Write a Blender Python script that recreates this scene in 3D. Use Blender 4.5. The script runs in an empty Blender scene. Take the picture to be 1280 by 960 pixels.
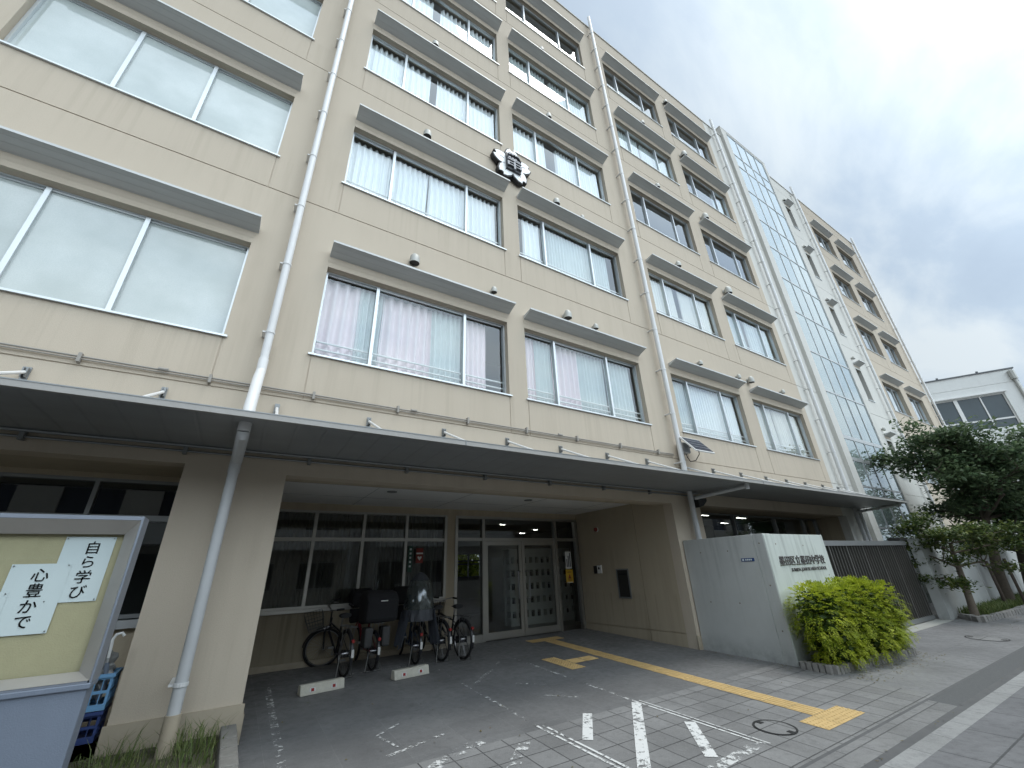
import bpy, bmesh, math, random
from mathutils import Vector, Matrix
random.seed(7)
S = bpy.context.scene
C = S.collection
R = math.radians
PI = math.pi

# ------------------------------------------------------------------ materials
def new_mat(name):
    m = bpy.data.materials.new(name); m.use_nodes = True
    nt = m.node_tree; b = nt.nodes['Principled BSDF']
    return m, nt, b
def N(nt, t, **kw):
    n = nt.nodes.new(t)
    for k, v in kw.items():
        if k in n.inputs.keys() if isinstance(k, str) else False: n.inputs[k].default_value = v
        else: setattr(n, k, v)
    return n
def ramp(nt, fac, stops):
    r = nt.nodes.new('ShaderNodeValToRGB'); e = r.color_ramp.elements
    while len(e) < len(stops): e.new(0.5)
    for i, (p, c) in enumerate(stops):
        e[i].position = p; e[i].color = (c, c, c, 1) if not hasattr(c, '__len__') else (*c, 1)
    nt.links.new(fac, r.inputs[0]); return r.outputs[0]
def noise(nt, vec, scale, detail=4, rough=.6, dist=0):
    n = nt.nodes.new('ShaderNodeTexNoise'); n.inputs['Scale'].default_value = scale
    n.inputs['Detail'].default_value = detail; n.inputs['Roughness'].default_value = rough; n.inputs['Distortion'].default_value = dist
    if vec is not None: nt.links.new(vec, n.inputs['Vector'])
    return n.outputs['Fac']
def mapping(nt, vec, scale=(1,1,1), loc=(0,0,0), rot=(0,0,0)):
    m = nt.nodes.new('ShaderNodeMapping'); m.inputs['Scale'].default_value = scale; m.inputs['Location'].default_value = loc
    m.inputs['Rotation'].default_value = rot
    nt.links.new(vec, m.inputs['Vector']); return m.outputs[0]
def geo_pos(nt): return nt.nodes.new('ShaderNodeNewGeometry').outputs['Position']
def mixc(nt, fac, a, b, mode='MIX'):
    m = nt.nodes.new('ShaderNodeMix'); m.data_type = 'RGBA'; m.blend_type = mode; m.clamp_result = False
    for sock, v in ((m.inputs[0], fac), (m.inputs[6], a), (m.inputs[7], b)):
        if hasattr(v, 'is_output') or isinstance(v, bpy.types.NodeSocket): nt.links.new(v, sock)
        elif hasattr(v, '__len__'): sock.default_value = (*v[:3], 1)
        else: sock.default_value = v
    return m.outputs[2]
def mth(nt, op, a, b=None, clamp=False):
    m = nt.nodes.new('ShaderNodeMath'); m.operation = op; m.use_clamp = clamp
    for i, v in enumerate((a, b)):
        if v is None: continue
        if isinstance(v, bpy.types.NodeSocket): nt.links.new(v, m.inputs[i])
        else: m.inputs[i].default_value = v
    return m.outputs[0]
def bump(nt, b, h, strength=.3, dist=.01):
    n = nt.nodes.new('ShaderNodeBump'); n.inputs['Strength'].default_value = strength; n.inputs['Distance'].default_value = dist
    nt.links.new(h, n.inputs['Height']); nt.links.new(n.outputs[0], b.inputs['Normal'])

def simple(name, col, rough=.6, metal=0, var=.12, scale=6, bmp=0, spec=.5):
    m, nt, b = new_mat(name)
    p = geo_pos(nt); n = noise(nt, p, scale, 5)
    c = mixc(nt, n, [x*(1-var) for x in col], [min(1, x*(1+var)) for x in col])
    nt.links.new(c, b.inputs['Base Color'])
    b.inputs['Roughness'].default_value = rough; b.inputs['Metallic'].default_value = metal
    b.inputs['Specular IOR Level'].default_value = spec
    if bmp: bump(nt, b, noise(nt, p, 120, 2), bmp, .004)
    return m

def wall_paint(name, col, dirt=(.30,.26,.19), streak=.55, height_shade=0):
    m, nt, b = new_mat(name)
    p = geo_pos(nt)
    big = noise(nt, p, .35, 4)
    c = mixc(nt, big, [x*.92 for x in col], [x*1.06 for x in col])
    st = noise(nt, mapping(nt, p, (3.2, 3.2, .22)), 1.6, 6, .62)
    stf = ramp(nt, st, [(.44, 0), (.78, 1)])
    patch = ramp(nt, noise(nt, p, .5, 3), [(.4, 0), (.7, 1)])
    f = mth(nt, 'MULTIPLY', mth(nt, 'MULTIPLY', stf, patch), streak)
    sp_ = nt.nodes.new('ShaderNodeSeparateXYZ'); nt.links.new(p, sp_.inputs[0])
    us = ramp(nt, mth(nt, 'FRACT', mth(nt, 'MULTIPLY', mth(nt, 'ADD', sp_.outputs[2], 14.48-3.07), 1/3.62)), [(.62, 0), (.985, 1), (1, 0)])
    st2 = ramp(nt, noise(nt, mapping(nt, p, (5.5, 5.5, .12)), 1.9, 5, .6), [(.50, 0), (.70, 1)])
    f = mth(nt, 'MAXIMUM', f, mth(nt, 'MULTIPLY', mth(nt, 'MULTIPLY', us, st2), streak*.75))
    c = mixc(nt, f, c, dirt)
    if height_shade:
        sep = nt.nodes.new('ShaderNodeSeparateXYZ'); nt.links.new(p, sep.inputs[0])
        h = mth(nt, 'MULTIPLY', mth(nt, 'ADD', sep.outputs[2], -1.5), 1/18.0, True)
        c = mixc(nt, mth(nt, 'MULTIPLY', h, height_shade), c, [x*.62 for x in col])  # wall darkens upward: light falloff painted into the colour
    fine = noise(nt, p, 60, 3, .7)
    c = mixc(nt, ramp(nt, fine, [(.35, 0), (.65, .16)]), c, [x*.72 for x in col])
    nt.links.new(c, b.inputs['Base Color']); b.inputs['Roughness'].default_value = .85
    b.inputs['Specular IOR Level'].default_value = .25
    bump(nt, b, noise(nt, p, 110, 3, .7), .45, .006)
    return m

def concrete(name, col, streak=.5):
    m, nt, b = new_mat(name)
    p = geo_pos(nt)
    c = mixc(nt, noise(nt, p, 1.3, 6, .65), [x*.82 for x in col], [x*1.12 for x in col])
    st = ramp(nt, noise(nt, mapping(nt, p, (5, 5, .35)), 2.2, 6, .6), [(.48, 0), (.75, 1)])
    sep = nt.nodes.new('ShaderNodeSeparateXYZ'); nt.links.new(p, sep.inputs[0])
    top = mth(nt, 'MULTIPLY', mth(nt, 'ADD', sep.outputs[2], 1.2), .7, True)
    c = mixc(nt, mth(nt, 'MULTIPLY', mth(nt, 'MULTIPLY', st, top), streak), c, [x*.5 for x in col])
    low = mth(nt, 'MULTIPLY', mth(nt, 'ADD', mth(nt, 'MULTIPLY', sep.outputs[2], -1.0), -1.22), 2.6, True)
    c = mixc(nt, mth(nt, 'MULTIPLY', low, ramp(nt, noise(nt, p, 4, 6, .7), [(.38, .1), (.62, .75)])), c, [x*.42 for x in col])
    v = nt.nodes.new('ShaderNodeTexVoronoi'); v.inputs['Scale'].default_value = 26; nt.links.new(p, v.inputs['Vector'])
    pit = ramp(nt, v.outputs['Distance'], [(.05, 1), (.11, 0)])
    gate = ramp(nt, noise(nt, p, 7, 2), [(.56, 0), (.62, 1)])
    c = mixc(nt, mth(nt, 'MULTIPLY', mth(nt, 'MULTIPLY', pit, gate), .6), c, [x*.35 for x in col])
    nt.links.new(c, b.inputs['Base Color']); b.inputs['Roughness'].default_value = .8
    bump(nt, b, noise(nt, p, 45, 5, .7), .25, .006)
    return m

def paving(name, w, h, c1, c2, mort, msize, rough=.55, patchcol=None, locs=(0,0,0), off=0.0, bstr=.4):
    m, nt, b = new_mat(name)
    p = geo_pos(nt)
    br = nt.nodes.new('ShaderNodeTexBrick'); br.offset = off; br.squash = 1
    br.inputs['Scale'].default_value = 1; br.inputs['Brick Width'].default_value = w; br.inputs['Row Height'].default_value = h
    br.inputs['Mortar Size'].default_value = msize; br.inputs['Mortar Smooth'].default_value = .15; br.inputs['Bias'].default_value = 0
    br.inputs['Color1'].default_value = (*c1, 1); br.inputs['Color2'].default_value = (*c2, 1); br.inputs['Mortar'].default_value = (*mort, 1)
    wob = nt.nodes.new('ShaderNodeVectorMath'); wob.operation = 'ADD'
    nt.links.new(mapping(nt, p, (1,1,0), locs), wob.inputs[0])
    ns = nt.nodes.new('ShaderNodeTexNoise'); ns.inputs['Scale'].default_value = 5; nt.links.new(p, ns.inputs['Vector'])
    sc = nt.nodes.new('ShaderNodeVectorMath'); sc.operation = 'SCALE'; sc.inputs['Scale'].default_value = .006
    nt.links.new(ns.outputs['Color'], sc.inputs[0]); nt.links.new(sc.outputs[0], wob.inputs[1])
    nt.links.new(wob.outputs[0], br.inputs['Vector'])
    col = br.outputs['Color']
    n1 = noise(nt, p, 1.1, 6, .65); n2 = noise(nt, p, 9, 5, .7); n3 = noise(nt, p, 90, 2)
    col = mixc(nt, 1.0, col, ramp(nt, n1, [(.3, .72), (.7, 1.12)]), 'MULTIPLY')
    col = mixc(nt, ramp(nt, n2, [(.50, 0), (.68, .5)]), col, [x*.62 for x in c1])
    col = mixc(nt, ramp(nt, n3, [(.35, 0), (.7, .22)]), col, [x*1.5 for x in c2])
    # small light droppings / gum
    v = nt.nodes.new('ShaderNodeTexVoronoi'); v.inputs['Scale'].default_value = 3.4; nt.links.new(p, v.inputs['Vector'])
    gum = ramp(nt, v.outputs['Distance'], [(.045, 1), (.06, 0)])
    col = mixc(nt, mth(nt, 'MULTIPLY', gum, .35), col, [x*.5 for x in c1])
    nt.links.new(col, b.inputs['Base Color'])
    nt.links.new(ramp(nt, n2, [(.3, rough-.1), (.7, rough+.2)]), b.inputs['Roughness'])
    b.inputs['Specular IOR Level'].default_value = .35
    inv = mth(nt, 'SUBTRACT', 1.0, br.outputs['Fac'])
    hh = mth(nt, 'ADD', inv, mth(nt, 'MULTIPLY', n3, .12))
    bump(nt, b, hh, bstr, .006)
    return m

def worn_paint(name, col, lo=.47, hi=.53, scale=9):
    m, nt, b = new_mat(name)
    p = geo_pos(nt)
    b.inputs['Base Color'].default_value = (*col, 1); b.inputs['Roughness'].default_value = .8
    tr = nt.nodes.new('ShaderNodeBsdfTransparent'); mx = nt.nodes.new('ShaderNodeMixShader')
    n = mth(nt, 'ADD', mth(nt, 'MULTIPLY', noise(nt, p, scale, 8, .75), .75), mth(nt, 'MULTIPLY', noise(nt, p, 2.2, 2), .25))
    f = ramp(nt, n, [(lo, 0), (hi, 1)])
    nt.links.new(f, mx.inputs[0]); nt.links.new(tr.outputs[0], mx.inputs[1]); nt.links.new(b.outputs[0], mx.inputs[2])
    nt.links.new(mx.outputs[0], nt.nodes['Material Output'].inputs[0])
    return m

def glass_mat(name, tint=(.82,.88,.87), ior=1.5, boost=1.0, rough=0.0, haze=0.0):
    m = bpy.data.materials.new(name); m.use_nodes = True; nt = m.node_tree; nt.nodes.clear()
    out = nt.nodes.new('ShaderNodeOutputMaterial'); mx = nt.nodes.new('ShaderNodeMixShader')
    fr = nt.nodes.new('ShaderNodeFresnel'); g_ = nt.nodes.new('ShaderNodeNewGeometry')
    nt.links.new(mth(nt, 'ADD', mth(nt, 'MULTIPLY', g_.outputs['Backfacing'], 1/ior-ior), ior), fr.inputs['IOR'])
    tr = nt.nodes.new('ShaderNodeBsdfTransparent'); tr.inputs[0].default_value = (*tint, 1)
    gl = nt.nodes.new('ShaderNodeBsdfGlossy'); gl.inputs['Roughness'].default_value = rough; gl.inputs[0].default_value = (.93,.97,1,1)
    f = mth(nt, 'MULTIPLY', fr.outputs[0], boost, True)
    nt.links.new(f, mx.inputs[0])
    nt.links.new(gl.outputs[0], mx.inputs[2])
    if haze:
        df = nt.nodes.new('ShaderNodeBsdfDiffuse'); df.inputs[0].default_value = (.50,.60,.57,1)
        m2 = nt.nodes.new('ShaderNodeMixShader'); m2.inputs[0].default_value = haze
        nt.links.new(tr.outputs[0], m2.inputs[1]); nt.links.new(df.outputs[0], m2.inputs[2]); nt.links.new(m2.outputs[0], mx.inputs[1])
    else: nt.links.new(tr.outputs[0], mx.inputs[1])
    nt.links.new(mx.outputs[0], out.inputs[0])
    return m

def leaf_mat(name, c1, c2, c3, transl=.35, scale=2.5):
    m = bpy.data.materials.new(name); m.use_nodes = True; nt = m.node_tree; nt.nodes.clear()
    out = nt.nodes.new('ShaderNodeOutputMaterial'); p = geo_pos(nt)
    n1 = noise(nt, p, scale, 3); g = nt.nodes.new('ShaderNodeNewGeometry')
    c = mixc(nt, ramp(nt, n1, [(.35, 0), (.65, 1)]), c1, c2)
    c = mixc(nt, ramp(nt, g.outputs['Random Per Island'], [(.5, 0), (1, .8)]), c, c3)
    d = nt.nodes.new('ShaderNodeBsdfPrincipled'); d.inputs['Roughness'].default_value = .5; d.inputs['Specular IOR Level'].default_value = .3
    t = nt.nodes.new('ShaderNodeBsdfTranslucent')
    nt.links.new(c, d.inputs['Base Color']); nt.links.new(c, t.inputs[0])
    mx = nt.nodes.new('ShaderNodeMixShader'); mx.inputs[0].default_value = transl
    nt.links.new(d.outputs[0], mx.inputs[1]); nt.links.new(t.outputs[0], mx.inputs[2]); nt.links.new(mx.outputs[0], out.inputs[0])
    return m

def emis(name, col, s):
    m, nt, b = new_mat(name); b.inputs['Emission Color'].default_value = (*col, 1); b.inputs['Emission Strength'].default_value = s
    b.inputs['Base Color'].default_value = (*col, 1); return m

TAN = (.535,.465,.372)
M = dict(
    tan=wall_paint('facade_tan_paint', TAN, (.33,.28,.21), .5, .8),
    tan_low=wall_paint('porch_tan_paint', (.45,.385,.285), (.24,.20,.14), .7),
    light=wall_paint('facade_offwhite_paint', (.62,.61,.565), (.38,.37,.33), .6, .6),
    seam=simple('seam_dark', (.20,.17,.13), .9),
    base=concrete('base_mortar', (.42,.36,.27)),
    concrete=concrete('fairfaced_concrete', (.48,.495,.48)),
    concrete_lit=concrete('fairfaced_concrete_lit', (.56,.60,.56), .75),  # same concrete, lighter: stronger light on the front put into the colour
    stone=simple('kerb_stone', (.17,.165,.15), .9, var=.35, scale=25, bmp=.7),
    block=simple('rough_grey_block', (.25,.24,.225), .9, bmp=.5, var=.45, scale=14),
    alu=simple('aluminium_frame', (.58,.61,.62), .38, .55, .06, 3),
    steel=simple('stainless_frame', (.42,.41,.38), .35, .85, .12, 2),
    frame_dark=simple('grey_frame', (.24,.25,.25), .4, .5),
    bronze=simple('bronze_frame', (.085,.085,.08), .4, .6),
    hood=None, soffit=None,
    pipe=simple('pipe_offwhite', (.66,.66,.65), .45, 0, .06, 4),
    pipe_low=simple('pipe_grey', (.50,.51,.51), .5, 0, .14, 5),
    galv=simple('galvanised', (.45,.46,.46), .5, .6),
    vent=simple('vent_cap', (.40,.40,.37), .5, .2),
    black=simple('matt_black', (.012,.012,.013), .6),
    blacksat=simple('black_fabric', (.010,.010,.012), .85),
    tyre=simple('tyre_rubber', (.010,.010,.010), .8),
    chrome=simple('chrome', (.34,.34,.35), .3, 1),
    bikeblack=simple('bike_frame_black', (.015,.015,.017), .35),
    bikered=simple('bike_frame_red', (.20,.012,.025), .35),
    bikeblue=simple('bike_frame_blue', (.05,.08,.15), .35),
    redref=simple('red_reflector', (.26,.015,.015), .2),
    whiteref=simple('white_reflector', (.6,.6,.58), .2),
    white=simple('white_paint', (.75,.75,.73), .5, 0, .05),
    ceil=simple('porch_ceiling', (.80,.80,.78), .8, 0, .05, 1),
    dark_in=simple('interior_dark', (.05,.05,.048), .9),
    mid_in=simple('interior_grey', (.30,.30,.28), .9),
    floor_in=simple('interior_floor', (.12,.11,.10), .35),
    slat=simple('gate_metal', (.15,.145,.13), .38, .6, .2, 1.5),
    gatebar=simple('gate_frame_metal', (.27,.28,.28), .4, .6),
    cork=simple('cork_board', (.42,.37,.23), .9, bmp=.5, var=.10, scale=12),
    paper=simple('white_paper', (.62,.67,.68), .7, 0, .04, 3),
    ink=simple('black_ink', (.06,.06,.065), .7),
    boardblue=simple('board_base_blue', (.155,.185,.235), .55, .1, .18, 2.2, bmp=.3),
    boardtrim=simple('board_trim', (.24,.27,.32), .4, .5),
    alufat=simple('board_aluminium', (.40,.385,.36), .36, .75, .2, 3),
    crate=simple('crate_blue', (.17,.36,.58), .5), cratedk=simple('crate_dark_blue', (.035,.06,.18), .5),
    bagplastic=simple('grey_plastic_bag', (.22,.22,.21), .35, var=.4, scale=22),
    signtxt=simple('sign_letters', (.13,.12,.115), .5, .4),
    plateblue=simple('plate_blue', (.03,.07,.20), .4),
    yellow=simple('poster_yellow', (.62,.38,.03), .7), greenp=simple('poster_green', (.03,.09,.06), .6),
    redp=simple('poster_red', (.22,.03,.02), .6),
    bark=simple('bark', (.075,.06,.045), .95, var=.4, scale=20, bmp=.8),
    barkl=simple('bark_light', (.17,.14,.11), .95, var=.4, scale=18, bmp=.8),
    stake=simple('stake_wood', (.06,.045,.035), .9, var=.3, scale=15),
    soil=simple('planter_soil', (.075,.07,.045), 1, var=.4, scale=9, bmp=.8),
    solar=simple('solar_cells', (.018,.022,.04), .25, .2),
    asphalt=simple('asphalt', (.10,.102,.102), .9, var=.25, scale=30, bmp=.5),
    conc_slab=simple('concrete_apron', (.34,.34,.31), .85, var=.12, scale=3, bmp=.3),
    iron=simple('manhole_iron', (.035,.035,.035), .6, .4),
    roofgrey=simple('roof_edge_grey', (.12,.13,.14), .6),
    wb=wall_paint('rear_white_paint', (.76,.77,.75), (.42,.42,.40), .35),
    opp=wall_paint('street_block_paint', (.52,.49,.44), (.3,.28,.24), .4),
    opp2=wall_paint('street_block_paint_grey', (.56,.56,.55), (.3,.28,.25), .4),
    winglass=glass_mat('window_glass', (.93,.97,.97), 1.52, 1.7),
    doorglass=glass_mat('door_glass', (.66,.70,.68), 1.5, 1.7),
    plastic_clear=glass_mat('clear_vinyl', (.62,.64,.66), 1.5, 2.5, .14, .10),
    lamp=emis('ceiling_lamp_lit', (1,.98,.92), 16.0),
)
def stripes_metal(name, col, axis, period, rough=.45, metal=.3, depth=.35):
    m, nt, b = new_mat(name); p = geo_pos(nt)
    sep = nt.nodes.new('ShaderNodeSeparateXYZ'); nt.links.new(p, sep.inputs[0])
    fr = mth(nt, 'FRACT', mth(nt, 'MULTIPLY', sep.outputs[axis], 1/period))
    ln = ramp(nt, fr, [(.0, 0), (.08, 1), (.92, 1), (1, 0)])
    c = mixc(nt, noise(nt, mapping(nt, p, (.6, 3, 1)), 1.5, 5), [x*.8 for x in col], [x*1.15 for x in col])
    c = mixc(nt, 1.0, c, ramp(nt, ln, [(0, 1-depth), (1, 1)]), 'MULTIPLY')
    nt.links.new(c, b.inputs['Base Color']); b.inputs['Roughness'].default_value = rough; b.inputs['Metallic'].default_value = metal
    bump(nt, b, ln, .3, .01); return m
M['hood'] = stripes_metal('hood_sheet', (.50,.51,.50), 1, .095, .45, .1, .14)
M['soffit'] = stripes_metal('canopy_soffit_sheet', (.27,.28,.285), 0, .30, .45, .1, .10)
M['pave'] = paving('sidewalk_tiles', .30, .30, (.185,.182,.178), (.24,.237,.232), (.045,.045,.045), .007)
M['porchpave'] = paving('porch_tiles', .60, .60, (.150,.149,.148), (.170,.169,.167), (.20,.20,.195), .0035, bstr=.2)
M['pave_edge'] = paving('edge_pavers', .62, .32, (.18,.178,.174), (.225,.222,.218), (.07,.07,.07), .007, locs=(.1,.02,0), off=.5)
M['slabs'] = paving('smooth_slabs', 1.25, .85, (.18,.178,.178), (.205,.203,.202), (.13,.13,.13), .006, bstr=.15)
M['road_mat'] = paving('road_pavers', .90, .42, (.135,.135,.14), (.175,.175,.178), (.06,.06,.06), .010, .75, locs=(.35,-.05,0))
M['kerb_light'] = paving('kerb_blocks', .60, 5.0, (.25,.25,.245), (.30,.30,.295), (.14,.14,.14), .008, locs=(.2,2.5,0))
M['gutter'] = simple('gutter_dark', (.10,.10,.10), .8, var=.3, scale=8)
M['tactile'] = simple('tactile_yellow', (.56,.39,.17), .75, 0, .26, 7, bmp=.3)
M['linepaint'] = worn_paint('worn_white_line', (.66,.66,.64), .43, .475, 13)
M['linefaint'] = worn_paint('very_worn_white_line', (.60,.60,.58), .525, .57, 13)
M['curt_white'] = simple('lace_curtain', (.86,.88,.89), .9, 0, .05, 4)
M['curt_grey'] = simple('grey_curtain', (.60,.65,.65), .9, 0, .08, 4)
M['curt_pink'] = simple('pink_curtain', (.84,.72,.74), .9, 0, .06, 3)
M['curt_green'] = simple('mint_curtain', (.66,.70,.69), .9, 0, .06, 3)
M['blind'] = simple('brown_blind', (.14,.13,.11), .9, 0, .2, 3)
def frosted():
    m, nt, b = new_mat('frosted_glass'); p = geo_pos(nt)
    n = noise(nt, p, .9, 3); c = mixc(nt, ramp(nt, n, [(.35,0),(.65,1)]), (.40,.45,.435), (.54,.59,.575))
    c = mixc(nt, ramp(nt, noise(nt, p, 140, 2), [(.4,0),(.6,.25)]), c, (.31,.38,.37))
    nt.links.new(c, b.inputs['Base Color']); b.inputs['Roughness'].default_value = .06; b.inputs['Specular IOR Level'].default_value = .6
    b.inputs['Coat Weight'].default_value = .5; b.inputs['Coat Roughness'].default_value = .02
    return m
M['frost'] = frosted()
M['leaf_big'] = leaf_mat('tree_leaf_dark', (.055,.095,.050), (.10,.15,.075), (.16,.21,.10), .45, 1.2)
M['leaf_small'] = leaf_mat('tree_leaf_mid', (.035,.065,.018), (.075,.115,.030), (.19,.22,.05), .35, 2)
M['leaf_bush'] = leaf_mat('shrub_leaf_lime', (.20,.28,.018), (.40,.46,.035), (.66,.68,.10), .5, 3)
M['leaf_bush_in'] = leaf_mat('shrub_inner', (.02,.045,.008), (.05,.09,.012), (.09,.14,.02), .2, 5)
M['grass'] = leaf_mat('grass_blade', (.07,.11,.03), (.13,.18,.05), (.24,.26,.11), .3, 5)

# ------------------------------------------------------------------ mesh builder
class MB:
    def __init__(s): s.v = []; s.f = []; s.sm = False
    def quad(s, *p):
        n = len(s.v); s.v += [tuple(q) for q in p]; s.f.append(tuple(range(n, n+len(p)))); return s
    def box(s, x0, x1, y0, y1, z0, z1):
        n = len(s.v)
        s.v += [(x0,y0,z0),(x1,y0,z0),(x1,y1,z0),(x0,y1,z0),(x0,y0,z1),(x1,y0,z1),(x1,y1,z1),(x0,y1,z1)]
        s.f += [tuple(n+i for i in q) for q in ((0,3,2,1),(4,5,6,7),(0,1,5,4),(1,2,6,5),(2,3,7,6),(3,0,4,7))]; return s
    def mbox(s, size, mat):
        n = len(s.v); a, b, c = (q/2 for q in size)
        for p in ((-a,-b,-c),(a,-b,-c),(a,b,-c),(-a,b,-c),(-a,-b,c),(a,-b,c),(a,b,c),(-a,b,c)): s.v.append(tuple(mat @ Vector(p)))
        s.f += [tuple(n+i for i in q) for q in ((0,3,2,1),(4,5,6,7),(0,1,5,4),(1,2,6,5),(2,3,7,6),(3,0,4,7))]; return s
    def tube(s, pts, r, n=10, caps=True):
        pts = [Vector(p) for p in pts]; rs = r if hasattr(r, '__len__') else [r]*len(pts)
        base = len(s.v); up = None
        for i, p in enumerate(pts):
            if i == 0: t = pts[1]-pts[0]
            elif i == len(pts)-1: t = pts[-1]-pts[-2]
            else: t = (pts[i+1]-p).normalized()+(p-pts[i-1]).normalized()
            if t.length < 1e-9: t = Vector((0,0,1))
            t.normalize()
            if up is None:
                up = Vector((0,0,1)) if abs(t.z) < .9 else Vector((1,0,0))
            a = t.cross(up).normalized(); up2 = a.cross(t).normalized(); up = up2
            for k in range(n):
                an = 2*PI*k/n; q = p + (a*math.cos(an)+up2*math.sin(an))*rs[i]; s.v.append(tuple(q))
        for i in range(len(pts)-1):
            for k in range(n):
                k2 = (k+1) % n
                s.f.append((base+i*n+k, base+i*n+k2, base+(i+1)*n+k2, base+(i+1)*n+k))
        if caps:
            s.f.append(tuple(base+k for k in range(n))[::-1]); e = base+(len(pts)-1)*n
            s.f.append(tuple(e+k for k in range(n)))
        return s
    def ring(s, c, ax, R0, r, n=32, m=8):          # torus, axis 'x','y','z'
        base = len(s.v)
        for i in range(n):
            a = 2*PI*i/n
            for k in range(m):
                b = 2*PI*k/m; rr = R0+r*math.cos(b); h = r*math.sin(b)
                u, w = rr*math.cos(a), rr*math.sin(a)
                p = {'x':(h,u,w),'y':(u,h,w),'z':(u,w,h)}[ax]
                s.v.append((c[0]+p[0], c[1]+p[1], c[2]+p[2]))
        for i in range(n):
            for k in range(m):
                s.f.append((base+i*m+k, base+((i+1)%n)*m+k, base+((i+1)%n)*m+(k+1)%m, base+i*m+(k+1)%m))
        return s
    def prism(s, poly, f0, f1):                    # poly list of 2D, f0/f1 map 2D->3D
        n = len(s.v); k = len(poly)
        s.v += [tuple(f0(*p)) for p in poly] + [tuple(f1(*p)) for p in poly]
        s.f.append(tuple(range(n, n+k))[::-1]); s.f.append(tuple(range(n+k, n+2*k)))
        for i in range(k): s.f.append((n+i, n+(i+1)%k, n+k+(i+1)%k, n+k+i))
        return s
    def build(s, name, mat, parent=None, org=(0,0,0), smooth=False, bevel=0, fix=True):
        me = bpy.data.meshes.new(name)
        o = Vector(org)
        me.from_pydata([tuple(Vector(p)-o) for p in s.v], [], s.f)
        if fix:
            bm = bmesh.new(); bm.from_mesh(me); bmesh.ops.recalc_face_normals(bm, faces=bm.faces); bm.to_mesh(me); bm.free()
        me.materials.append(mat)
        ob = bpy.data.objects.new(name, me); C.objects.link(ob)
        if parent is not None: ob.parent = parent
        else: ob.location = o
        if smooth:
            me.polygons.foreach_set('use_smooth', [True]*len(me.polygons))
            try: me.set_sharp_from_angle(angle=R(40))
            except Exception: pass
        if bevel:
            bv = ob.modifiers.new('bevel', 'BEVEL'); bv.width = bevel; bv.segments = 2; bv.limit_method = 'ANGLE'; bv.angle_limit = R(40)
        return ob

def tag(o, label=None, cat=None, group=None, kind=None):
    if label: o['label'] = label
    if cat: o['category'] = cat
    if group: o['group'] = group
    if kind: o['kind'] = kind
    return o
def thing(name, label, cat, loc=(0,0,0), rz=0, group=None):
    o = bpy.data.objects.new(name, None); C.objects.link(o); o.location = loc; o.rotation_euler = (0,0,rz)
    o.empty_display_size = .2
    return tag(o, label, cat, group)
def struct(name, mb, mat, **k): return tag(mb.build(name, mat, **k), kind='structure')
def copy_tree(o, parent=None):
    c = o.copy(); C.objects.link(c)
    if parent is not None: c.parent = parent
    for ch in list(o.children): copy_tree(ch, c)
    return c
def text_mesh(name, txt, mat, size, parent=None, xf=None, bold=0.0, depth=.004, align='LEFT', width=None, spacing=1.0):
    cu = bpy.data.curves.new(name, 'FONT'); cu.body = txt; cu.size = size; cu.extrude = depth/2; cu.offset = bold*size
    cu.align_x = align; cu.space_character = spacing; cu.resolution_u = 3
    tmp = bpy.data.objects.new(name+'_tmp', cu); C.objects.link(tmp)
    dg = bpy.context.evaluated_depsgraph_get(); dg.update()
    me = bpy.data.meshes.new_from_object(tmp.evaluated_get(dg)); bpy.data.objects.remove(tmp)
    me.name = name
    if width:
        xs = [v.co.x for v in me.vertices]; w = max(xs)-min(xs); x0 = min(xs)
        for v in me.vertices: v.co.x = (v.co.x-x0)*width/w
    if xf is not None: me.transform(xf)
    me.materials.clear(); me.materials.append(mat)
    ob = bpy.data.objects.new(name, me); C.objects.link(ob)
    if parent: ob.parent = parent
    return ob
def face_south(x, y, z): return Matrix.Translation((x, y, z)) @ Matrix.Rotation(R(90), 4, 'X')   # text upright facing -Y

# stepped wall: cells at own depth; None = opening
def wallgrid(mb, As, Zs, fn, mp, hole=.22):
    As = sorted(set(round(a, 4) for a in As)); Zs = sorted(set(round(z, 4) for z in Zs))
    nx, nz = len(As)-1, len(Zs)-1
    D = [[fn((As[i]+As[i+1])/2, (Zs[j]+Zs[j+1])/2) for j in range(nz)] for i in range(nx)]
    dep = lambda d: hole if d is None else d
    for i in range(nx):
        for j in range(nz):
            d = D[i][j]
            if d is not None:
                mb.quad(mp(As[i],Zs[j],d), mp(As[i+1],Zs[j],d), mp(As[i+1],Zs[j+1],d), mp(As[i],Zs[j+1],d))
            if i+1 < nx and dep(D[i+1][j]) != dep(d):
                e = dep(D[i+1][j]); a = As[i+1]
                mb.quad(mp(a,Zs[j],dep(d)), mp(a,Zs[j],e), mp(a,Zs[j+1],e), mp(a,Zs[j+1],dep(d)))
            if j+1 < nz and dep(D[i][j+1]) != dep(d):
                e = dep(D[i][j+1]); z = Zs[j+1]
                mb.quad(mp(As[i],z,dep(d)), mp(As[i+1],z,dep(d)), mp(As[i+1],z,e), mp(As[i],z,e))

# ------------------------------------------------------------------ ground level
F = 6.1                                   # facade plane
def gz(y): return -1.75+.035*y
ROOF = 21.3
JOINTS = [2.31+3.62*k for k in range(6)]
SILLS = [3.07+3.62*k for k in range(5)]
HW = 1.65

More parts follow.
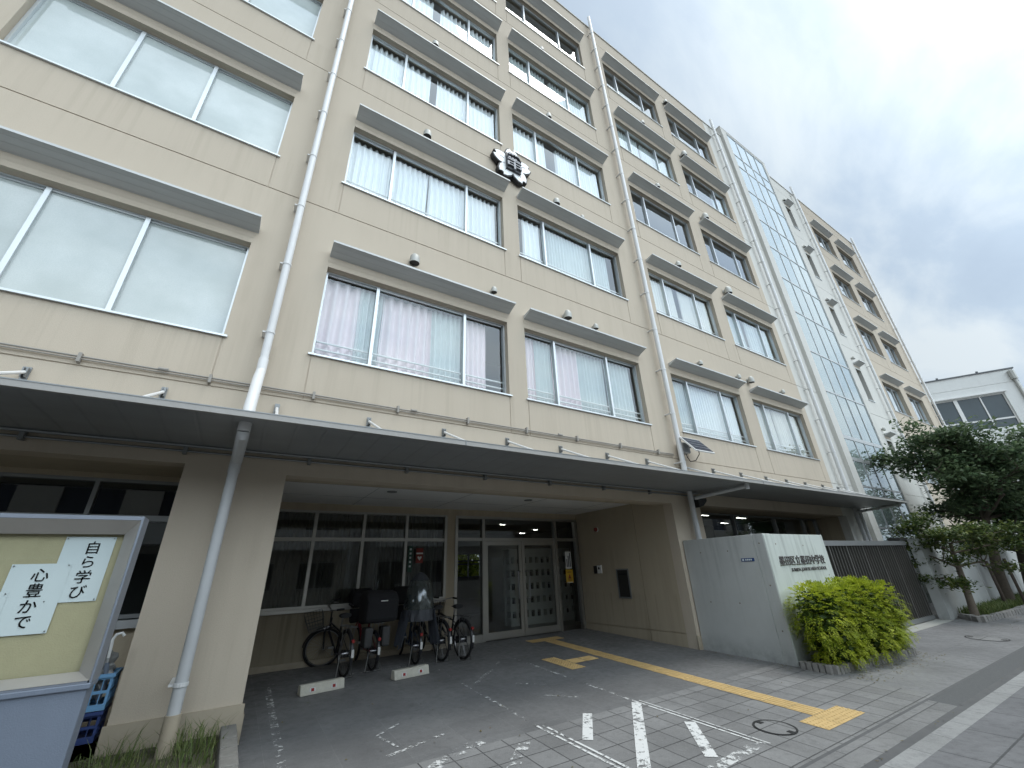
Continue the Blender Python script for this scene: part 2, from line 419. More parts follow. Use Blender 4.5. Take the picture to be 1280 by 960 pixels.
# ================================================================== SCHOOL
school = thing('school_building', 'six storey beige school with rows of hooded windows and a glass stair tower', 'building', (8, F, -1.5))
SO = (8, F, -1.5)
front = lambda a, z, d: (a, F+d, z)
bays = [(-4.06,-.72), (.38,3.87), (4.30,7.81), (9.05,12.32), (13.0,16.25)]
bays_left = [(-8.1,-4.75)]
wing = [(26.95,29.5), (30.35,33.0)]
smalls = [(23.78,24.42)]
g = .009
def facade(x0, x1, winlist, name, mat, ground_open, zlo=None, joints=True, zhi=ROOF, fdep=0.0, whei=HW, vj=True):
    As = [x0, x1]; Zs = [zlo if zlo is not None else -1.75, zhi]
    for a, b in winlist: As += [a, b] + ([a-g, a+g, b-g, b+g] if vj else [])
    for z in SILLS: Zs += [z, z+whei]
    if joints:
        for z in JOINTS: Zs += [z-g, z+g]
    for (a, b, z0, z1) in ground_open: As += [max(a, x0), min(b, x1)]; Zs += [z0, z1]
    As = [a for a in As if x0-1e-6 <= a <= x1+1e-6]; Zs = [z for z in Zs if z <= zhi]
    def fn(a, z):
        for (p, q, z0, z1) in ground_open:
            if p < a < q and z0 < z < z1: return None
        for s in SILLS:
            if s < z < s+whei and any(p < a < q for p, q in winlist): return None
        if joints:
            for j in JOINTS:
                if abs(z-j) < g: return fdep+.013
            if vj:
                for p, q in winlist:
                    if abs(a-p) < g or abs(a-q) < g:
                        for s, j in zip(SILLS, JOINTS):
                            if j < z < s: return fdep+.010
        return fdep
    mb = MB(); wallgrid(mb, As, Zs, fn, front, hole=.24)
    return mb.build(name, mat, school, SO, fix=True)
OPEN = [(-9,-.72,-1.30,1.30), (.36,8.05,-1.75,1.25), (9.05,16.82,-1.75,1.25)]
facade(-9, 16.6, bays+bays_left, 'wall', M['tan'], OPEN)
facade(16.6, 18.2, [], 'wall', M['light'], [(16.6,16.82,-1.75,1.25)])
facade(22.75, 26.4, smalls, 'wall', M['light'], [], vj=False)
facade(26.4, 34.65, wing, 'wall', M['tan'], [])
# stair tower pilasters and head
mb = MB(); mb.box(18.2,18.72,F-.135,F+1.2,-1.75,22.0); mb.box(22.5,22.76,F-.135,F+1.2,-1.75,22.0); mb.box(18.72,22.5,F-.13,F+1.2,21.86,22.0)
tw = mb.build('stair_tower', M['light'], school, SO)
# body: side, roof, back
mb = MB()
mb.box(-9,34.65,F+.3,16.2,ROOF-.25,ROOF-.05)                       # roof slab
mb.box(-9,34.65,F+.02,F+.26,ROOF-.04,ROOF+.001)
mb.box(34.45,34.65,F+.02,16.2,-1.75,ROOF-.26); mb.box(-9.0,-8.8,F+.25,16.2,-1.75,ROOF-.26)
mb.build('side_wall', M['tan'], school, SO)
mb = MB()                                                           # back wall with a lobby window hole
mb.box(-8.8,7.3,16.0,16.2,-1.75,ROOF-.26); mb.box(8.5,34.45,16.0,16.2,-1.75,ROOF-.26)
mb.box(7.3,8.5,16.0,16.2,.72,ROOF-.26); mb.box(7.3,8.5,16.0,16.2,-1.75,-.18)
mb.build('back_wall', M['mid_in'], school, SO)
mb = MB()
for k in range(5):
    z = 2.30+3.62*k
    if k == 0:
        mb.box(-8.8,18.2,F+.25,16.0,z-.45,z); mb.box(22.8,34.45,F+.25,16.0,z-.45,z)
    else:
        mb.box(-8.8,18.2,F+.25,16.0,z-.25,z); mb.box(22.8,34.45,F+.25,16.0,z-.25,z)
for x in (-.4, 8.45, 16.9, 18.3, 22.8, 26.5): mb.box(x-.06,x+.06,F+.27,16.0,2.31,ROOF-.27)
for k in range(5): mb.box(-8.7,34.4,F+3.4,F+3.5,2.31+3.62*k,5.66+3.62*k)
mb.build('floor_slab', M['mid_in'], school, SO)
# parapet coping
mb = MB()
for a, b, zt in ((-9,18.2,ROOF),(22.76,34.68,ROOF)): mb.box(a,b,F-.035,F+.28,zt+.002,zt+.06)
mb.box(18.18,22.78,F-.14,F+1.25,22.002,22.03)
mb.build('coping', M['light'], school, SO)

# ---- windows
def make_window(w, h, mulls, curtain, pane_mat, rails, hooded=True, frame=M['alu'], dep=.11, name='window'):
    """local coords: x along facade from the left jamb, y depth from facade, z from the sill"""
    fr = MB(); t = .035
    fr.box(0,w,dep,dep+.08,0,t); fr.box(0,w,dep,dep+.08,h-t,h); fr.box(0,t,dep,dep+.08,t,h-t); fr.box(w-t,w,dep,dep+.08,t,h-t)
    for i, m in enumerate(mulls):
        fr.box(m-.026,m+.026,dep-.012,dep+.078,t,h-t)
    # sash rails
    xs = [t]+list(mulls)+[w-t]
    for i in range(len(xs)-1):
        a, b = xs[i]+.026, xs[i+1]-.026; o = .012 if i % 2 else .034
        fr.box(a,b,dep+o,dep+o+.025,t,t+.045); fr.box(a,b,dep+o,dep+o+.025,h-t-.03,h-t)
    f = fr.build(name, frame)
    pn = MB()
    for i in range(len(xs)-1):
        a, b = xs[i], xs[i+1]; o = .03 if i % 2 else .05
        pn.quad((a,dep+o,t+.04),(b,dep+o,t+.04),(b,dep+o,h-t-.03),(a,dep+o,h-t-.03))
    pn.build('pane', pane_mat, f, fix=False)
    sl = MB(); sl.box(-.045,w+.045,-.035,dep+.02,-.028,-.001)
    sl.build('sill', M['alu'], f)
    if rails:
        rl = MB()
        for z in rails: rl.tube([(t,dep+.10,z),(w-t,dep+.10,z)], .017, 8)
        rl.build('handrail', M['white'], f, smooth=True)
    for (c0, c1, mat, amp, lam, z0) in curtain:
        cm = MB(); n = max(8, int((c1-c0)/.018)); ph = random.random()*6; y0 = dep+.18
        cols = []
        for i in range(n+1):
            x = c0+(c1-c0)*i/n
            q = math.sin(x*2*PI/lam+ph+1.4*math.sin(x*3.1+ph)); y = y0+amp*q*(1 if abs(q) < .8 else .9)
            cols.append((x, y))
        base = len(cm.v); zz = [z0, h*.35, h*.75, h-.05]
        for (x, y) in cols:
            for j, z in enumerate(zz): cm.v.append((x+.006*math.sin(z*4+x*9), y0+(y-y0)*(1.1-.25*j/3), z+(.012*math.sin(x*25) if j == 0 else 0)))
        for i in range(n):
            for j in range(3): cm.f.append((base+i*4+j, base+(i+1)*4+j, base+(i+1)*4+j+1, base+i*4+j+1))
        cm.build('curtain', mat, f, smooth=True, fix=False)
    if hooded:
        hd = MB(); e = .06                                                   # slanting sheet hood + lintel roll
        hd.prism([(.02,h+.205),(-.27,h+.315),(-.27,h+.335),(.02,h+.30)], lambda y,z: (.0,y,z), lambda y,z: (w+e,y,z))
        hd.prism([(-.282,h+.308),(-.271,h+.308),(-.271,h+.345),(-.282,h+.345)], lambda y,z: (-.004,y,z), lambda y,z: (w+e+.004,y,z))
        hd.build('hood', M['hood'], f)
        ln = MB()
        pr = [(.13,h-.02),(.09,h-.02),(.03,h+.03),(.0,h+.09),(-.010,h+.15),(-.004,h+.203),(.03,h+.21),(.13,h+.21)]
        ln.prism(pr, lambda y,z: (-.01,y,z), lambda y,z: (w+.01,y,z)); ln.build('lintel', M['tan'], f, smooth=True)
    return f
def put(f, x, z, y=F):
    f.parent = school; f.location = (x-SO[0], y-SO[1], z-SO[2]); return f
M['curt_warm'] = simple('warm_white_curtain', (.82,.80,.75), .9, 0, .06, 3)
W, G_, P_, MT = M['curt_white'], M['curt_grey'], M['curt_pink'], M['curt_green']
def cset(w, kind):
    if kind == 'pink': return [(.04,.62,P_,.05,.16,.02),(.60,.88,MT,.042,.10,.05),(.90,1.05,MT,.042,.09,.05),(1.02,1.95,P_,.05,.17,.02),(1.93,2.55,MT,.042,.10,.03),(2.60,3.12,P_,.03,.11,.02)]
    if kind == 'pink2': return [(.10,.42,P_,.03,.10,.02),(.40,.86,MT,.042,.09,.10),(.90,1.62,P_,.05,.15,.02),(1.60,2.44,MT,.042,.10,.10),(2.50,3.42,MT,.042,.12,.02)]
    W = random.choice([M['curt_white'], M['curt_white'], M['curt_warm'], M['curt_grey']])
    if kind == 'white': return [(.04,w*random.uniform(.3,.5),W,.045,random.uniform(.11,.15),.02),(w*random.uniform(.49,.52),w-.04,W,.05,random.uniform(.10,.16),.02)]
    if kind == 'whole': return [(.04,w-.04,W,.045,.13,.02)]
    if kind == 'grey': return [(.04,w*.27,G_,.03,.10,.02),(w*.28,w-.04,W,.045,.12,.02)]
    if kind == 'gap': return [(.04,w*.45,W,.045,.14,.02),(w*.50,w-.04,W,.045,.12,.02)]
    if kind == 'part': return [(.3,w*.24,W,.045,.14,.02),(w*.3,w-.3,G_,.03,.10,.02)]
    if kind == 'right': return [(w*.72,w-.04,G_,.03,.10,.02)]
    return []
plan = {1:['pink','white','gap','white','none'], 2:['pink2','part','white','white','none'],
        3:['grey','white','none','gap','none'], 4:['gap','white','none','right','none']}
for bi, (a, b) in enumerate(bays):
    w = b-a
    for k, z in enumerate(SILLS):
        if bi == 0:
            f = make_window(w, HW, (1.13, 2.12), [], M['frost'], None, name='window')
        else:
            ml = (.87,2.57) if bi in (1,) else ((.86,2.46) if bi == 2 else (.79,2.36))
            f = make_window(w, HW, ml, cset(w, plan[bi][k]), M['winglass'], (.20,.33) if k < 3 else (.22,))
        put(f, a, z)
for a, b in wing:
    for k, z in enumerate(SILLS):
        put(make_window(b-a, HW, (.85,1.7), cset(b-a, 'right' if k < 2 else 'none'), M['winglass'], None, dep=.17), a, z)
for a, b in bays_left:
    for z in SILLS[:2]: put(make_window(b-a, HW, (1.1,2.2), [], M['frost'], None), a, z)
for a, b in smalls:
    for z in SILLS: put(make_window(b-a, HW, (), [], M['winglass'], None, dep=.17), a, z)
# small-window hood brackets differ little: shared kind

# ---- stair tower curtain wall
def curtain_wall(x0, x1, zs, ncol, y):
    fr = MB(); dx = (x1-x0)/ncol
    for i in range(ncol+1): fr.box(x0+i*dx-.025,x0+i*dx+.025,y-.02,y+.03,zs[0],zs[-1])
    for i in range(ncol):
        for j, z in enumerate(zs):
            t = .07 if j in (4, 5) else .03
            fr.box(x0+i*dx+.026,x0+(i+1)*dx-.026,y-.018,y+.03,z-t,z+t)
    f = fr.build('stair_window', M['galv'], school, SO)
    pn = MB()
    for i in range(ncol):
        for j in range(len(zs)-1):
            e = random.uniform(-.006,.006)
            pn.quad((x0+i*dx+.03,y+e,zs[j]+.02),(x0+(i+1)*dx-.03,y-e,zs[j]+.02),(x0+(i+1)*dx-.03,y-e*.5,zs[j+1]-.02),(x0+i*dx+.03,y+e*.5,zs[j+1]-.02))
    pn.build('pane', M['towerglass'], f, SO, fix=False)
M['towerglass'] = glass_mat('tower_glass', (.45,.60,.55), 1.5, 1.6, 0, .45)
curtain_wall(18.74, 22.48, [-1.6,-.6,.9,2.33,3.34,4.21,6.13,7.95,9.94,11.83,13.68,15.41,17.4,19.24,20.18,21.82], 4, F-.1)
mb = MB()
for k in range(6):
    mb.box(18.8,22.4,F+.35,F+3,-.4+1.81*2*k-.1,-.4+1.81*2*k)
mb.box(18.72,18.76,F+.3,9.5,-1.7,21.8); mb.box(22.44,22.5,F+.3,9.5,-1.7,21.8); mb.box(18.8,22.4,9.1,9.2,-1.7,21.8)
mb.build('stair_landing', M['mid_in'], school, SO)

# ---- downpipes
def pipe(x, z0, z1, r=.052, y=5.95, mat=None, clamps=True, spacing=1.22):
    mb = MB(); mb.tube([(x,y,z0),(x,y,z1)], r, 16)
    d = mb.build('downpipe', mat or M['pipe'], school, SO, smooth=True)
    z = z0+.55
    while z < z1-.2:
        cb = MB(); cb.tube([(x,y,z-.016),(x,y,z+.016)], r+.008, 16); cb.box(x-.012-r-.03,x-r+.004,y-.008,F+.0,z-.010,z+.010); cb.build('clamp', M['pipe'], d, SO, smooth=False); z += spacing
    return d
pipe(-.19, 2.62, 21.6, .053, 5.93)
d = pipe(-.21, -1.42, 1.22, .054, 5.71, M['pipe_low'], spacing=2.1)
mb = MB(); mb.tube([(-.18,4.92,1.556),(-.18,4.95,1.66),(-.185,5.45,2.25),(-.19,5.90,2.55),(-.19,5.93,2.75)], .060, 16); mb.build('pipe_elbow', M['pipe'], school, SO, smooth=True)
mb = MB(); mb.tube([(-.18,4.92,1.514),(-.18,4.92,1.42)], .060, 16); mb.build('pipe_collar', M['pipe'], school, SO, smooth=True)
mb = MB(); mb.tube([(-.18,4.92,1.43),(-.18,4.95,1.38),(-.205,5.66,1.30),(-.21,5.71,1.24),(-.21,5.71,1.15)], .060, 16); mb.build('pipe_elbow', M['pipe_low'], school, SO, smooth=True)
mb = MB(); mb.tube([(-.21,5.71,-1.42),(-.21,5.71,-1.10)], .066, 16); mb.build('pipe_sleeve', M['base'], school, SO, smooth=True)
pipe(8.53, 1.63, 21.75, .062, 5.93); pipe(8.53, -1.5, 1.51, .06, 5.93, M['pipe_low'])
pipe(17.18, 1.63, 21.7, .062, 5.93); pipe(17.18, -1.5, 1.51, .06, 5.93, M['pipe_low']); pipe(17.52, -1.5, 1.51, .05, 5.93, M['pipe_low'])
pipe(25.6, -1.5, 21.7, .062, 5.93); pipe(34.35, -1.5, 21.6, .062, 5.93)

# ---- exhaust caps
V = [(1.79,5.40,1),(3.52,5.36,0),(1.85,9.04,1),(1.88,12.66,1),(5.47,5.36,1),(6.36,5.33,0),(5.51,9.01,1),(6.44,8.96,0),(5.58,12.69,1),(5.6,16.3,1),(10.46,5.34,0),(12.41,5.33,0),(13.05,5.34,1),(15.08,5.34,0),(10.58,9.03,1),(13.3,8.96,2),(15.04,8.92,0),(10.55,12.68,1),(13.32,12.6,2),(10.64,16.36,1),(13.18,16.2,2),(10.68,19.92,0),(13.05,19.8,1),(23.77,19.6,0),(23.77,15.98,0),(23.77,12.36,0),(23.83,8.89,0),(23.77,5.23,0),(30.1,8.9,0),(30.1,12.5,0)]
for x, z, big in V:
    r = (.065,.095,.13)[big]
    mb = MB(); mb.tube([(x,F,z),(x,F-.03,z)], r*.8, 16)
    mb.tube([(x,F-.03-r*.9,z-r*1.0),(x,F-.03-r*.95,z-r*.1),(x,F-.03-r*.9,z+r*.45),(x,F-.03-r*.75,z+r*.8),(x,F-.03-r*.4,z+r*.95)], [r,r,r*.93,r*.7,r*.25], 16, caps=False)
    o = mb.build('vent_cap', M['vent'], school, SO, smooth=True)
    mb = MB(); mb.tube([(x,F-.03-r*.9,z-r*.82),(x,F-.03-r*.9,z-r*.80)], r*.93, 16); mb.build('vent_opening', M['black'], o, SO)

# ---- canopy
CX0, CX1, CY = -9.0, 17.7, 4.66
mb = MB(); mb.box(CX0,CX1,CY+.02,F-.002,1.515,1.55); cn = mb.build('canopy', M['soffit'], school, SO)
mb = MB(); mb.box(CX0,CX1+.03,CY-.02,CY+.018,1.495,1.55); mb.box(CX1+.002,CX1+.03,CY+.02,F-.01,1.495,1.55); mb.build('fascia', simple('fascia_grey', (.34,.33,.31), .5, .1), cn, SO)
mb = MB(); mb.box(CX0,CX1+.04,CY-.024,CY+.03,1.551,1.562)
for x in (2.25, 9.3): mb.box(x-.008,x+.008,CY-.026,CY-.021,1.492,1.55)
mb.build('flashing', M['frame_dark'], cn, SO)
for i, x in enumerate([-5.95,-4.73,-3.51,-2.3,-1.13,.09,1.32,2.54,3.77,4.99,6.23,7.45,8.67,9.91,11.15,12.39,13.52,14.65,15.8,16.9]):
    mb = MB(); mb.tube([(x,F-.03,2.13),(x,CY+.18,1.555)], .019, 8)
    st = mb.build('stay', M['pipe'], cn, SO, smooth=True)
    mb = MB(); mb.box(x-.022,x-.010,F-.06,F-.001,2.07,2.18); mb.box(x+.010,x+.022,F-.06,F-.001,2.07,2.18); mb.box(x-.03,x+.03,F-.012,F-.001,2.05,2.20); mb.build('bracket', M['frame_dark'], st, SO)
# conduits on the wall and below the canopy
mb = MB(); mb.tube([(-8.9,F-.03,2.42),(8.44,F-.03,2.40)], .012, 8)
mb.tube([(-8.9,F-.03,2.39),(8.44,F-.03,2.37)], .008, 8)
for i in range(14):
    x = -8.1+i*1.23; mb.box(x-.016,x+.016,F-.06,F-.001,2.34,2.45)
for x in (-1.2, 2.0, 5.0): mb.tube([(x-.05,F-.035,2.42),(x+.05,F-.035,2.42)], .022, 8)
mb.build('conduit', simple('conduit_grey', (.30,.28,.25), .6), school, SO, smooth=True)
mb = MB(); mb.tube([(-8.9,F-.06,1.50),(9,F-.06,1.50)], .02, 8); mb.tube([(-8.9,F-.03,1.44),(9,F-.03,1.44)], .013, 8)
mb.box(-8.9,17.0,F-.03,F-.002,1.515,1.542)
for i in range(12):
    x = -7.5+i*1.35; mb.box(x-.02,x+.02,F-.07,F-.003,1.40,1.51)
mb.build('conduit', M['frame_dark'], school, SO, smooth=True)
# canopy drains
for (xa, xb) in ((8.95, 8.66), (17.45, 17.15)):
    mb = MB(); mb.tube([(xa,CY+.16,1.46),(xb,F-.2,1.36)], .04, 12); mb.tube([(xa,CY+.16,1.545),(xa,CY+.16,1.40)], .045, 12)
    mb.build('canopy_drain', M['pipe_low'], school, SO, smooth=True)

# ---- ground floor pieces
mb = MB()                                                           # porch side faces and columns' returns
mb.box(-.72,.36,F+.24,7.25,-1.75,1.32)
mb.box(.10,.36,7.25,9.4,-1.75,1.52)
mb.box(8.25,9.05,F+.241,7.3,-1.75,1.32)
mb.box(16.82,17.0,F+.24,7.3,-1.75,1.32)
mb.box(.36,8.05,F+.24,F+.42,1.25,1.52)                               # beam behind the facade face
mb.box(-8.8,-.72,F+.24,7.1,1.30,1.50); mb.box(9.05,16.82,F+.24,7.3,1.25,1.52)
mb.box(.36,8.25,9.40,9.55,1.26,1.52); mb.box(4.08,4.31,9.40,9.55,-1.75,1.26)
mb.box(-8.8,-.72,7.02,7.12,-1.75,-.36); mb.box(9.05,16.82,7.02,7.12,-1.75,-.36)
mb.box(-8.8,-.72,7.02,7.12,1.235,1.31); 
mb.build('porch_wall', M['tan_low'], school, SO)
mb = MB(); mb.box(.36,4.08,9.40,9.55,-1.75,-.50); mb.build('porch_wall', wall_paint('porch_back_shade', (.30,.26,.19), (.15,.12,.08), .9), school, SO)  # darker copy of the porch paint, shade put into the colour
mb = MB(); side = lambda a, z, d: (8.05+d, a, z)                     # right wall of porch with joints
wallgrid(mb, [F+.242,7.26,7.28,9.4], [-1.75,-1.30,-1.275,1.52], lambda a, z: .016 if (7.26<a<7.28 or -1.30<z<-1.275) else 0, side)
mb.box(8.07,8.25,F+.24,9.4,-1.75,1.5)
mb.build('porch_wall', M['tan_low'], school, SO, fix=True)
mb = MB(); mb.box(.36,8.05,F+.42,9.4,1.40,1.5)
pc = mb.build('porch_ceiling', M['ceil'], school, SO)
mb = MB()
for x in (1.9,3.7,5.5,7.3): mb.box(x-.004,x+.004,F+.43,9.39,1.397,1.402)
for y in (7.3,8.4): mb.box(.37,8.04,y-.004,y+.004,1.397,1.402)
for x, y in ((2.2,7.6),(5.2,7.6)): mb.tube([(x,y,1.398),(x,y,1.385)], .09, 20)
mb.build('ceiling_seam', M['frame_dark'], pc, SO)
for q in ((-.745,.385,F-.028,F-.001,-1.6,-1.18),(8.03,8.75,F-.02,F-.001,-1.7,-1.30),(.361,.40,F+.01,9.39,-1.75,-1.28),(.41,4.3,9.35,9.399,-1.75,-1.33)):
    mb = MB(); mb.box(*q); mb.build('plinth', M['base'], school, SO)

# ground floor windows and entrance (at the back of the porch)
def shopfront(name, x0, x1, y, z0, z1, vert, trans, mat, gl, tw=.03, skip=()):
    fr = MB(); t = .04
    fr.box(x0,x1,y-.05,y+.05,z1-t,z1); fr.box(x0,x1,y-.05,y+.05,z0,z0+t)
    vs = [x0+t/2]+list(vert)+[x1-t/2]
    for v in vs: fr.box(v-tw,v+tw,y-.056,y+.056,z0+t,z1-t)
    for i in range(len(vs)-1):
        if trans: fr.box(vs[i]+tw,vs[i+1]-tw,y-.045,y+.045,trans-.035,trans+.035)
    f = fr.build(name, mat, school, SO)
    pn = MB()
    for i in range(len(vs)-1):
        zz = [z0+t, trans, z1-t] if trans else [z0+t, z1-t]
        for j in range(len(zz)-1):
            pn.quad((vs[i],y,zz[j]),(vs[i+1],y,zz[j]),(vs[i+1],y,zz[j+1]),(vs[i],y,zz[j+1]))
    pn.build('pane', gl, f, SO, fix=False)
    return f
sf = shopfront('porch_window', .38, 4.08, 9.44, -.50, 1.26, (1.24,2.19,3.12), .71, M['steel'], M['doorglass'])
mb = MB(); mb.box(.37,4.08,9.34,9.40,-.56,-.505); mb.build('sill', M['steel'], sf, SO)
mb = MB()
n = 150
for i in range(n+1):
    x = .45+(4.0-.45)*i/n; mb.v.append((x, 9.75+.02*math.sin(i*1.7+math.sin(i*.4)*2), -.5)); mb.v.append((x+.01, 9.75+.02*math.sin(i*1.7+math.sin(i*.4)*2), 1.25))
for i in range(n): mb.f.append((2*i,2*i+2,2*i+3,2*i+1))
bl = mb.build('curtain', M['blind'], sf, SO, fix=False)
shopfront('side_window', -8.6, -.70, 7.06, -.34, 1.235, (-7.2,-5.9,-4.6,-3.0,-1.62), .77, M['frame_dark'], M['doorglass'], .022)
shopfront('side_window', 9.07, 16.80, 7.06, -.34, 1.245, (9.6,11.87,14.1,15.9), None, M['frame_dark'], M['doorglass'], .03)
mb = MB(); mb.box(-8.6,-.72,6.93,7.02,-.44,-.355); mb.build('sill', M['galv'], school, SO)
# entrance surround
en = MB(); y = 9.44
ef = MB(); t = .04
ef.box(4.31,8.05,y-.05,y+.05,1.20,1.26)
for v in (4.33, 5.05, 7.26, 7.99): ef.box(v-.035,v+.035,y-.06,y+.06,-1.42,1.20)
for a, b in ((4.365,5.015),(5.085,7.225),(7.295,7.955)): ef.box(a,b,y-.045,y+.045,.69,.76)
ef.box(4.365,5.015,y-.05,y+.05,-1.42,-1.27)
ent = ef.build('entrance_frame', M['steel'], school, SO)
pn = MB()
for a, b in ((4.36,5.02),(5.08,7.23),(7.29,7.96)): pn.quad((a,y,.75),(b,y,.75),(b,y,1.21),(a,y,1.21))
for a, b in ((4.36,5.02),(7.29,7.96)): pn.quad((a,y,-1.30),(b,y,-1.30),(b,y,.70),(a,y,.70))
pn.build('pane', M['doorglass'], ent, SO, fix=False)
for (a, b, hs) in ((5.09,6.15,1), (6.16,7.22,0)):
    dm = MB(); dm.box(a,b,y-.035,y+.035,.59,.685); dm.box(a,b,y-.035,y+.035,-1.40,-1.26)
    dm.box(a,a+.085,y-.035,y+.035,-1.26,.59); dm.box(b-.085,b,y-.035,y+.035,-1.26,.59)
    dd = dm.build('entrance_door', M['steel'], school, SO)
    MB().quad((a+.08,y,-1.26),(b-.08,y,-1.26),(b-.08,y,.59),(a+.08,y,.59)).build('pane', M['doorglass'], dd, SO, fix=False)
    hx = b-.16 if hs else a+.16
    mb = MB(); mb.tube([(hx+(.1 if hs else -.1),y-.04,-.02),(hx,y-.10,-.02),(hx,y-.10,-.62),(hx+(.1 if hs else -.1),y-.04,-.62)], .014, 8)
    mb.build('handle', M['chrome'], dd, SO, smooth=True)
# lobby and rooms behind
mb = MB()
mb.box(.2,16.8,9.6,16.0,-1.6,-1.44); mb.build('lobby_floor', M['floor_in'], school, SO)
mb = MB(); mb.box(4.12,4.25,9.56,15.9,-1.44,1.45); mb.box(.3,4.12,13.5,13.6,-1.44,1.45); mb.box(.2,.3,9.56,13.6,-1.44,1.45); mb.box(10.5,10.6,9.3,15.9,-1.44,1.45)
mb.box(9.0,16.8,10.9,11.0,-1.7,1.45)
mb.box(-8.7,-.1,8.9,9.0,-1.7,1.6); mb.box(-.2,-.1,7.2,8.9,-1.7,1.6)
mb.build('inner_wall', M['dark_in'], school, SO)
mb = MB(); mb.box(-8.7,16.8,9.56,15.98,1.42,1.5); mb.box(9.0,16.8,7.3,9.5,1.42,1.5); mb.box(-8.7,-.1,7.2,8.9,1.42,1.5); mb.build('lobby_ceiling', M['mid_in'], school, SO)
mb = MB()
for i in range(3): mb.box(7.3+.57*i,7.36+.57*i,15.95,16.0,-.18,.72)
for z in (-.18,.28,.40,.66): mb.box(7.3,8.5,15.94,15.99,z,z+.05)
mb.build('lobby_window', M['frame_dark'], school, SO)
# ceiling lights
for i, (x, y, z, a, b) in enumerate([(5.51,10.25,1.41,.16,.10),(7.3,12.2,1.41,.16,.10),(7.4,10.35,1.41,.16,.10),(9.6,13.6,1.41,.16,.10),(9.9,15.0,1.41,.2,.12),(6.2,14.4,1.41,.16,.10),
        (12.5,8.35,1.41,.5,.08),(14.9,8.5,1.41,.5,.08),(16.1,9.9,1.41,.4,.1),(15.7,8.1,1.41,.3,.08)]):
    t_ = thing('ceiling_light', ['small square lit lamp above the left entrance door','small lit lamp deep in the lobby over the lockers','small square lit lamp above the right entrance door','faint lit lamp far back in the lobby on the right','faint lit lamp at the very back of the lobby','faint lit lamp at the back left of the lobby',
        'lit ceiling lamp seen in the window above the sign wall, nearest the pipe','lit ceiling lamp in the middle of the window above the sign wall','lit ceiling lamp deep inside the window above the sign wall','lit ceiling lamp at the right of the window above the sign wall'][i], 'ceiling light', (x,y,z))
    MB().box(-a/2,a/2,-b/2,b/2,-.012,-.002).build('diffuser', M['lamp'], t_)
    mb = MB(); mb.box(-a/2-.02,a/2+.02,-b/2-.02,-b/2-.002,-.015,.008); mb.box(-a/2-.02,a/2+.02,b/2+.002,b/2+.02,-.015,.008); mb.build('trim', M['white'], t_)
for i, (x0, x1, y) in enumerate(((1.5,2.9,10.6),(1.3,2.6,11.6))):
    t_ = thing('fluorescent_lamp', ['bright fluorescent tube behind the porch window, nearer the glass','dimmer fluorescent tube behind the porch window, farther back'][i], 'ceiling light', (x0,y,1.36))
    mb = MB(); mb.tube([(0,0,-.05),(x1-x0,0,-.05)], .014, 8); mb.build('tube', emis('fluo%d'%i, (1,.97,.85), 10.0-i*5), t_)
    mb = MB(); mb.box(0,x1-x0,-.05,.05,-.02,.03); mb.build('housing', M['white'], t_)
# shoe lockers in the lobby
lk = thing('shoe_locker', 'tall white shoe locker with rows of dark cubbyholes behind the entrance doors', 'locker', (7.0,11.4,-1.44))
mb = MB(); X0 = 0
wallgrid(mb, [0]+[v for i in range(14) for v in (.06+i*.22, .06+i*.22+.12)]+[3.2], [0]+[v for j in range(5) for v in (.20+j*.36,.20+j*.36+.17)]+[2.02],
    lambda a, z: None if any(.06+i*.22<a<.06+i*.22+.12 for i in range(14)) and any(.20+j*.36<z<.20+j*.36+.17 for j in range(5)) else 0, lambda a, z, d: (a, d, z), hole=.3)
mb.box(0,3.2,.31,.36,0,2.02); mb.box(-.02,3.22,-.01,.36,2.021,2.05)
mb.build('cabinet', simple('locker_white', (.62,.63,.61), .5), lk)
for i in range(14):
    for j in range(5):
        if random.random() < .75:
            mb = MB(); x = .06+i*.22+.015; z = .20+j*.36+.002; mb.prism([(0,0),(.22,0),(.22,.05),(.12,.10),(.02,.12),(0,.11)], lambda y,zz: (x,.03+y,z+zz), lambda y,zz: (x+.085,.03+y,z+zz)); 
            mb.build('shoe', M['black'], lk)
# garden seen through the lobby window
def blob_leaves(mb, n, cen, rad, sz, flat=0, lay=None, shell=.55, elong=1.8, droop=0):
    for _ in range(n):
        while True:
            d = Vector((random.gauss(0,1), random.gauss(0,1), random.gauss(0,1)))
            if d.length > .01: break
        d.normalize(); rr = shell+(1-shell)*random.random()**.6
        p = Vector((cen[0]+d.x*rad[0]*rr, cen[1]+d.y*rad[1]*rr, cen[2]+d.z*rad[2]*rr))
        a = Vector((random.uniform(-1,1), random.uniform(-1,1), random.uniform(-.5,.5)-droop)); a.normalize()
        nrm = Vector((random.uniform(-1,1), random.uniform(-1,1), random.uniform(.2,1.2)+flat)); b = a.cross(nrm)
        if b.length < .05: continue
        b.normalize(); s_ = sz*random.uniform(.6,1.3)
        u = a*s_*elong/2; w = b*s_/2; k = nrm.normalized()*s_*.12
        mb.quad(p-u, p-u*.1+w+k, p+u, p-u*.1-w+k)
hd = MB(); blob_leaves(hd, 6000, (8,17.6,.1), (2.0,.7,1.5), .12, shell=.1)
bk = thing('garden_shrub', 'green shrub outside the far lobby window, seen through the entrance', 'shrub', (8,17.6,-1.3))
hd.build('foliage', M['leaf_bush'], bk, (8,17.6,-1.3), fix=False)
mb = MB(); mb.tube([(8,17.6,-1.4),(8,17.6,.3)], .05, 8); mb.build('stem', M['bark'], bk, (8,17.6,-1.3))

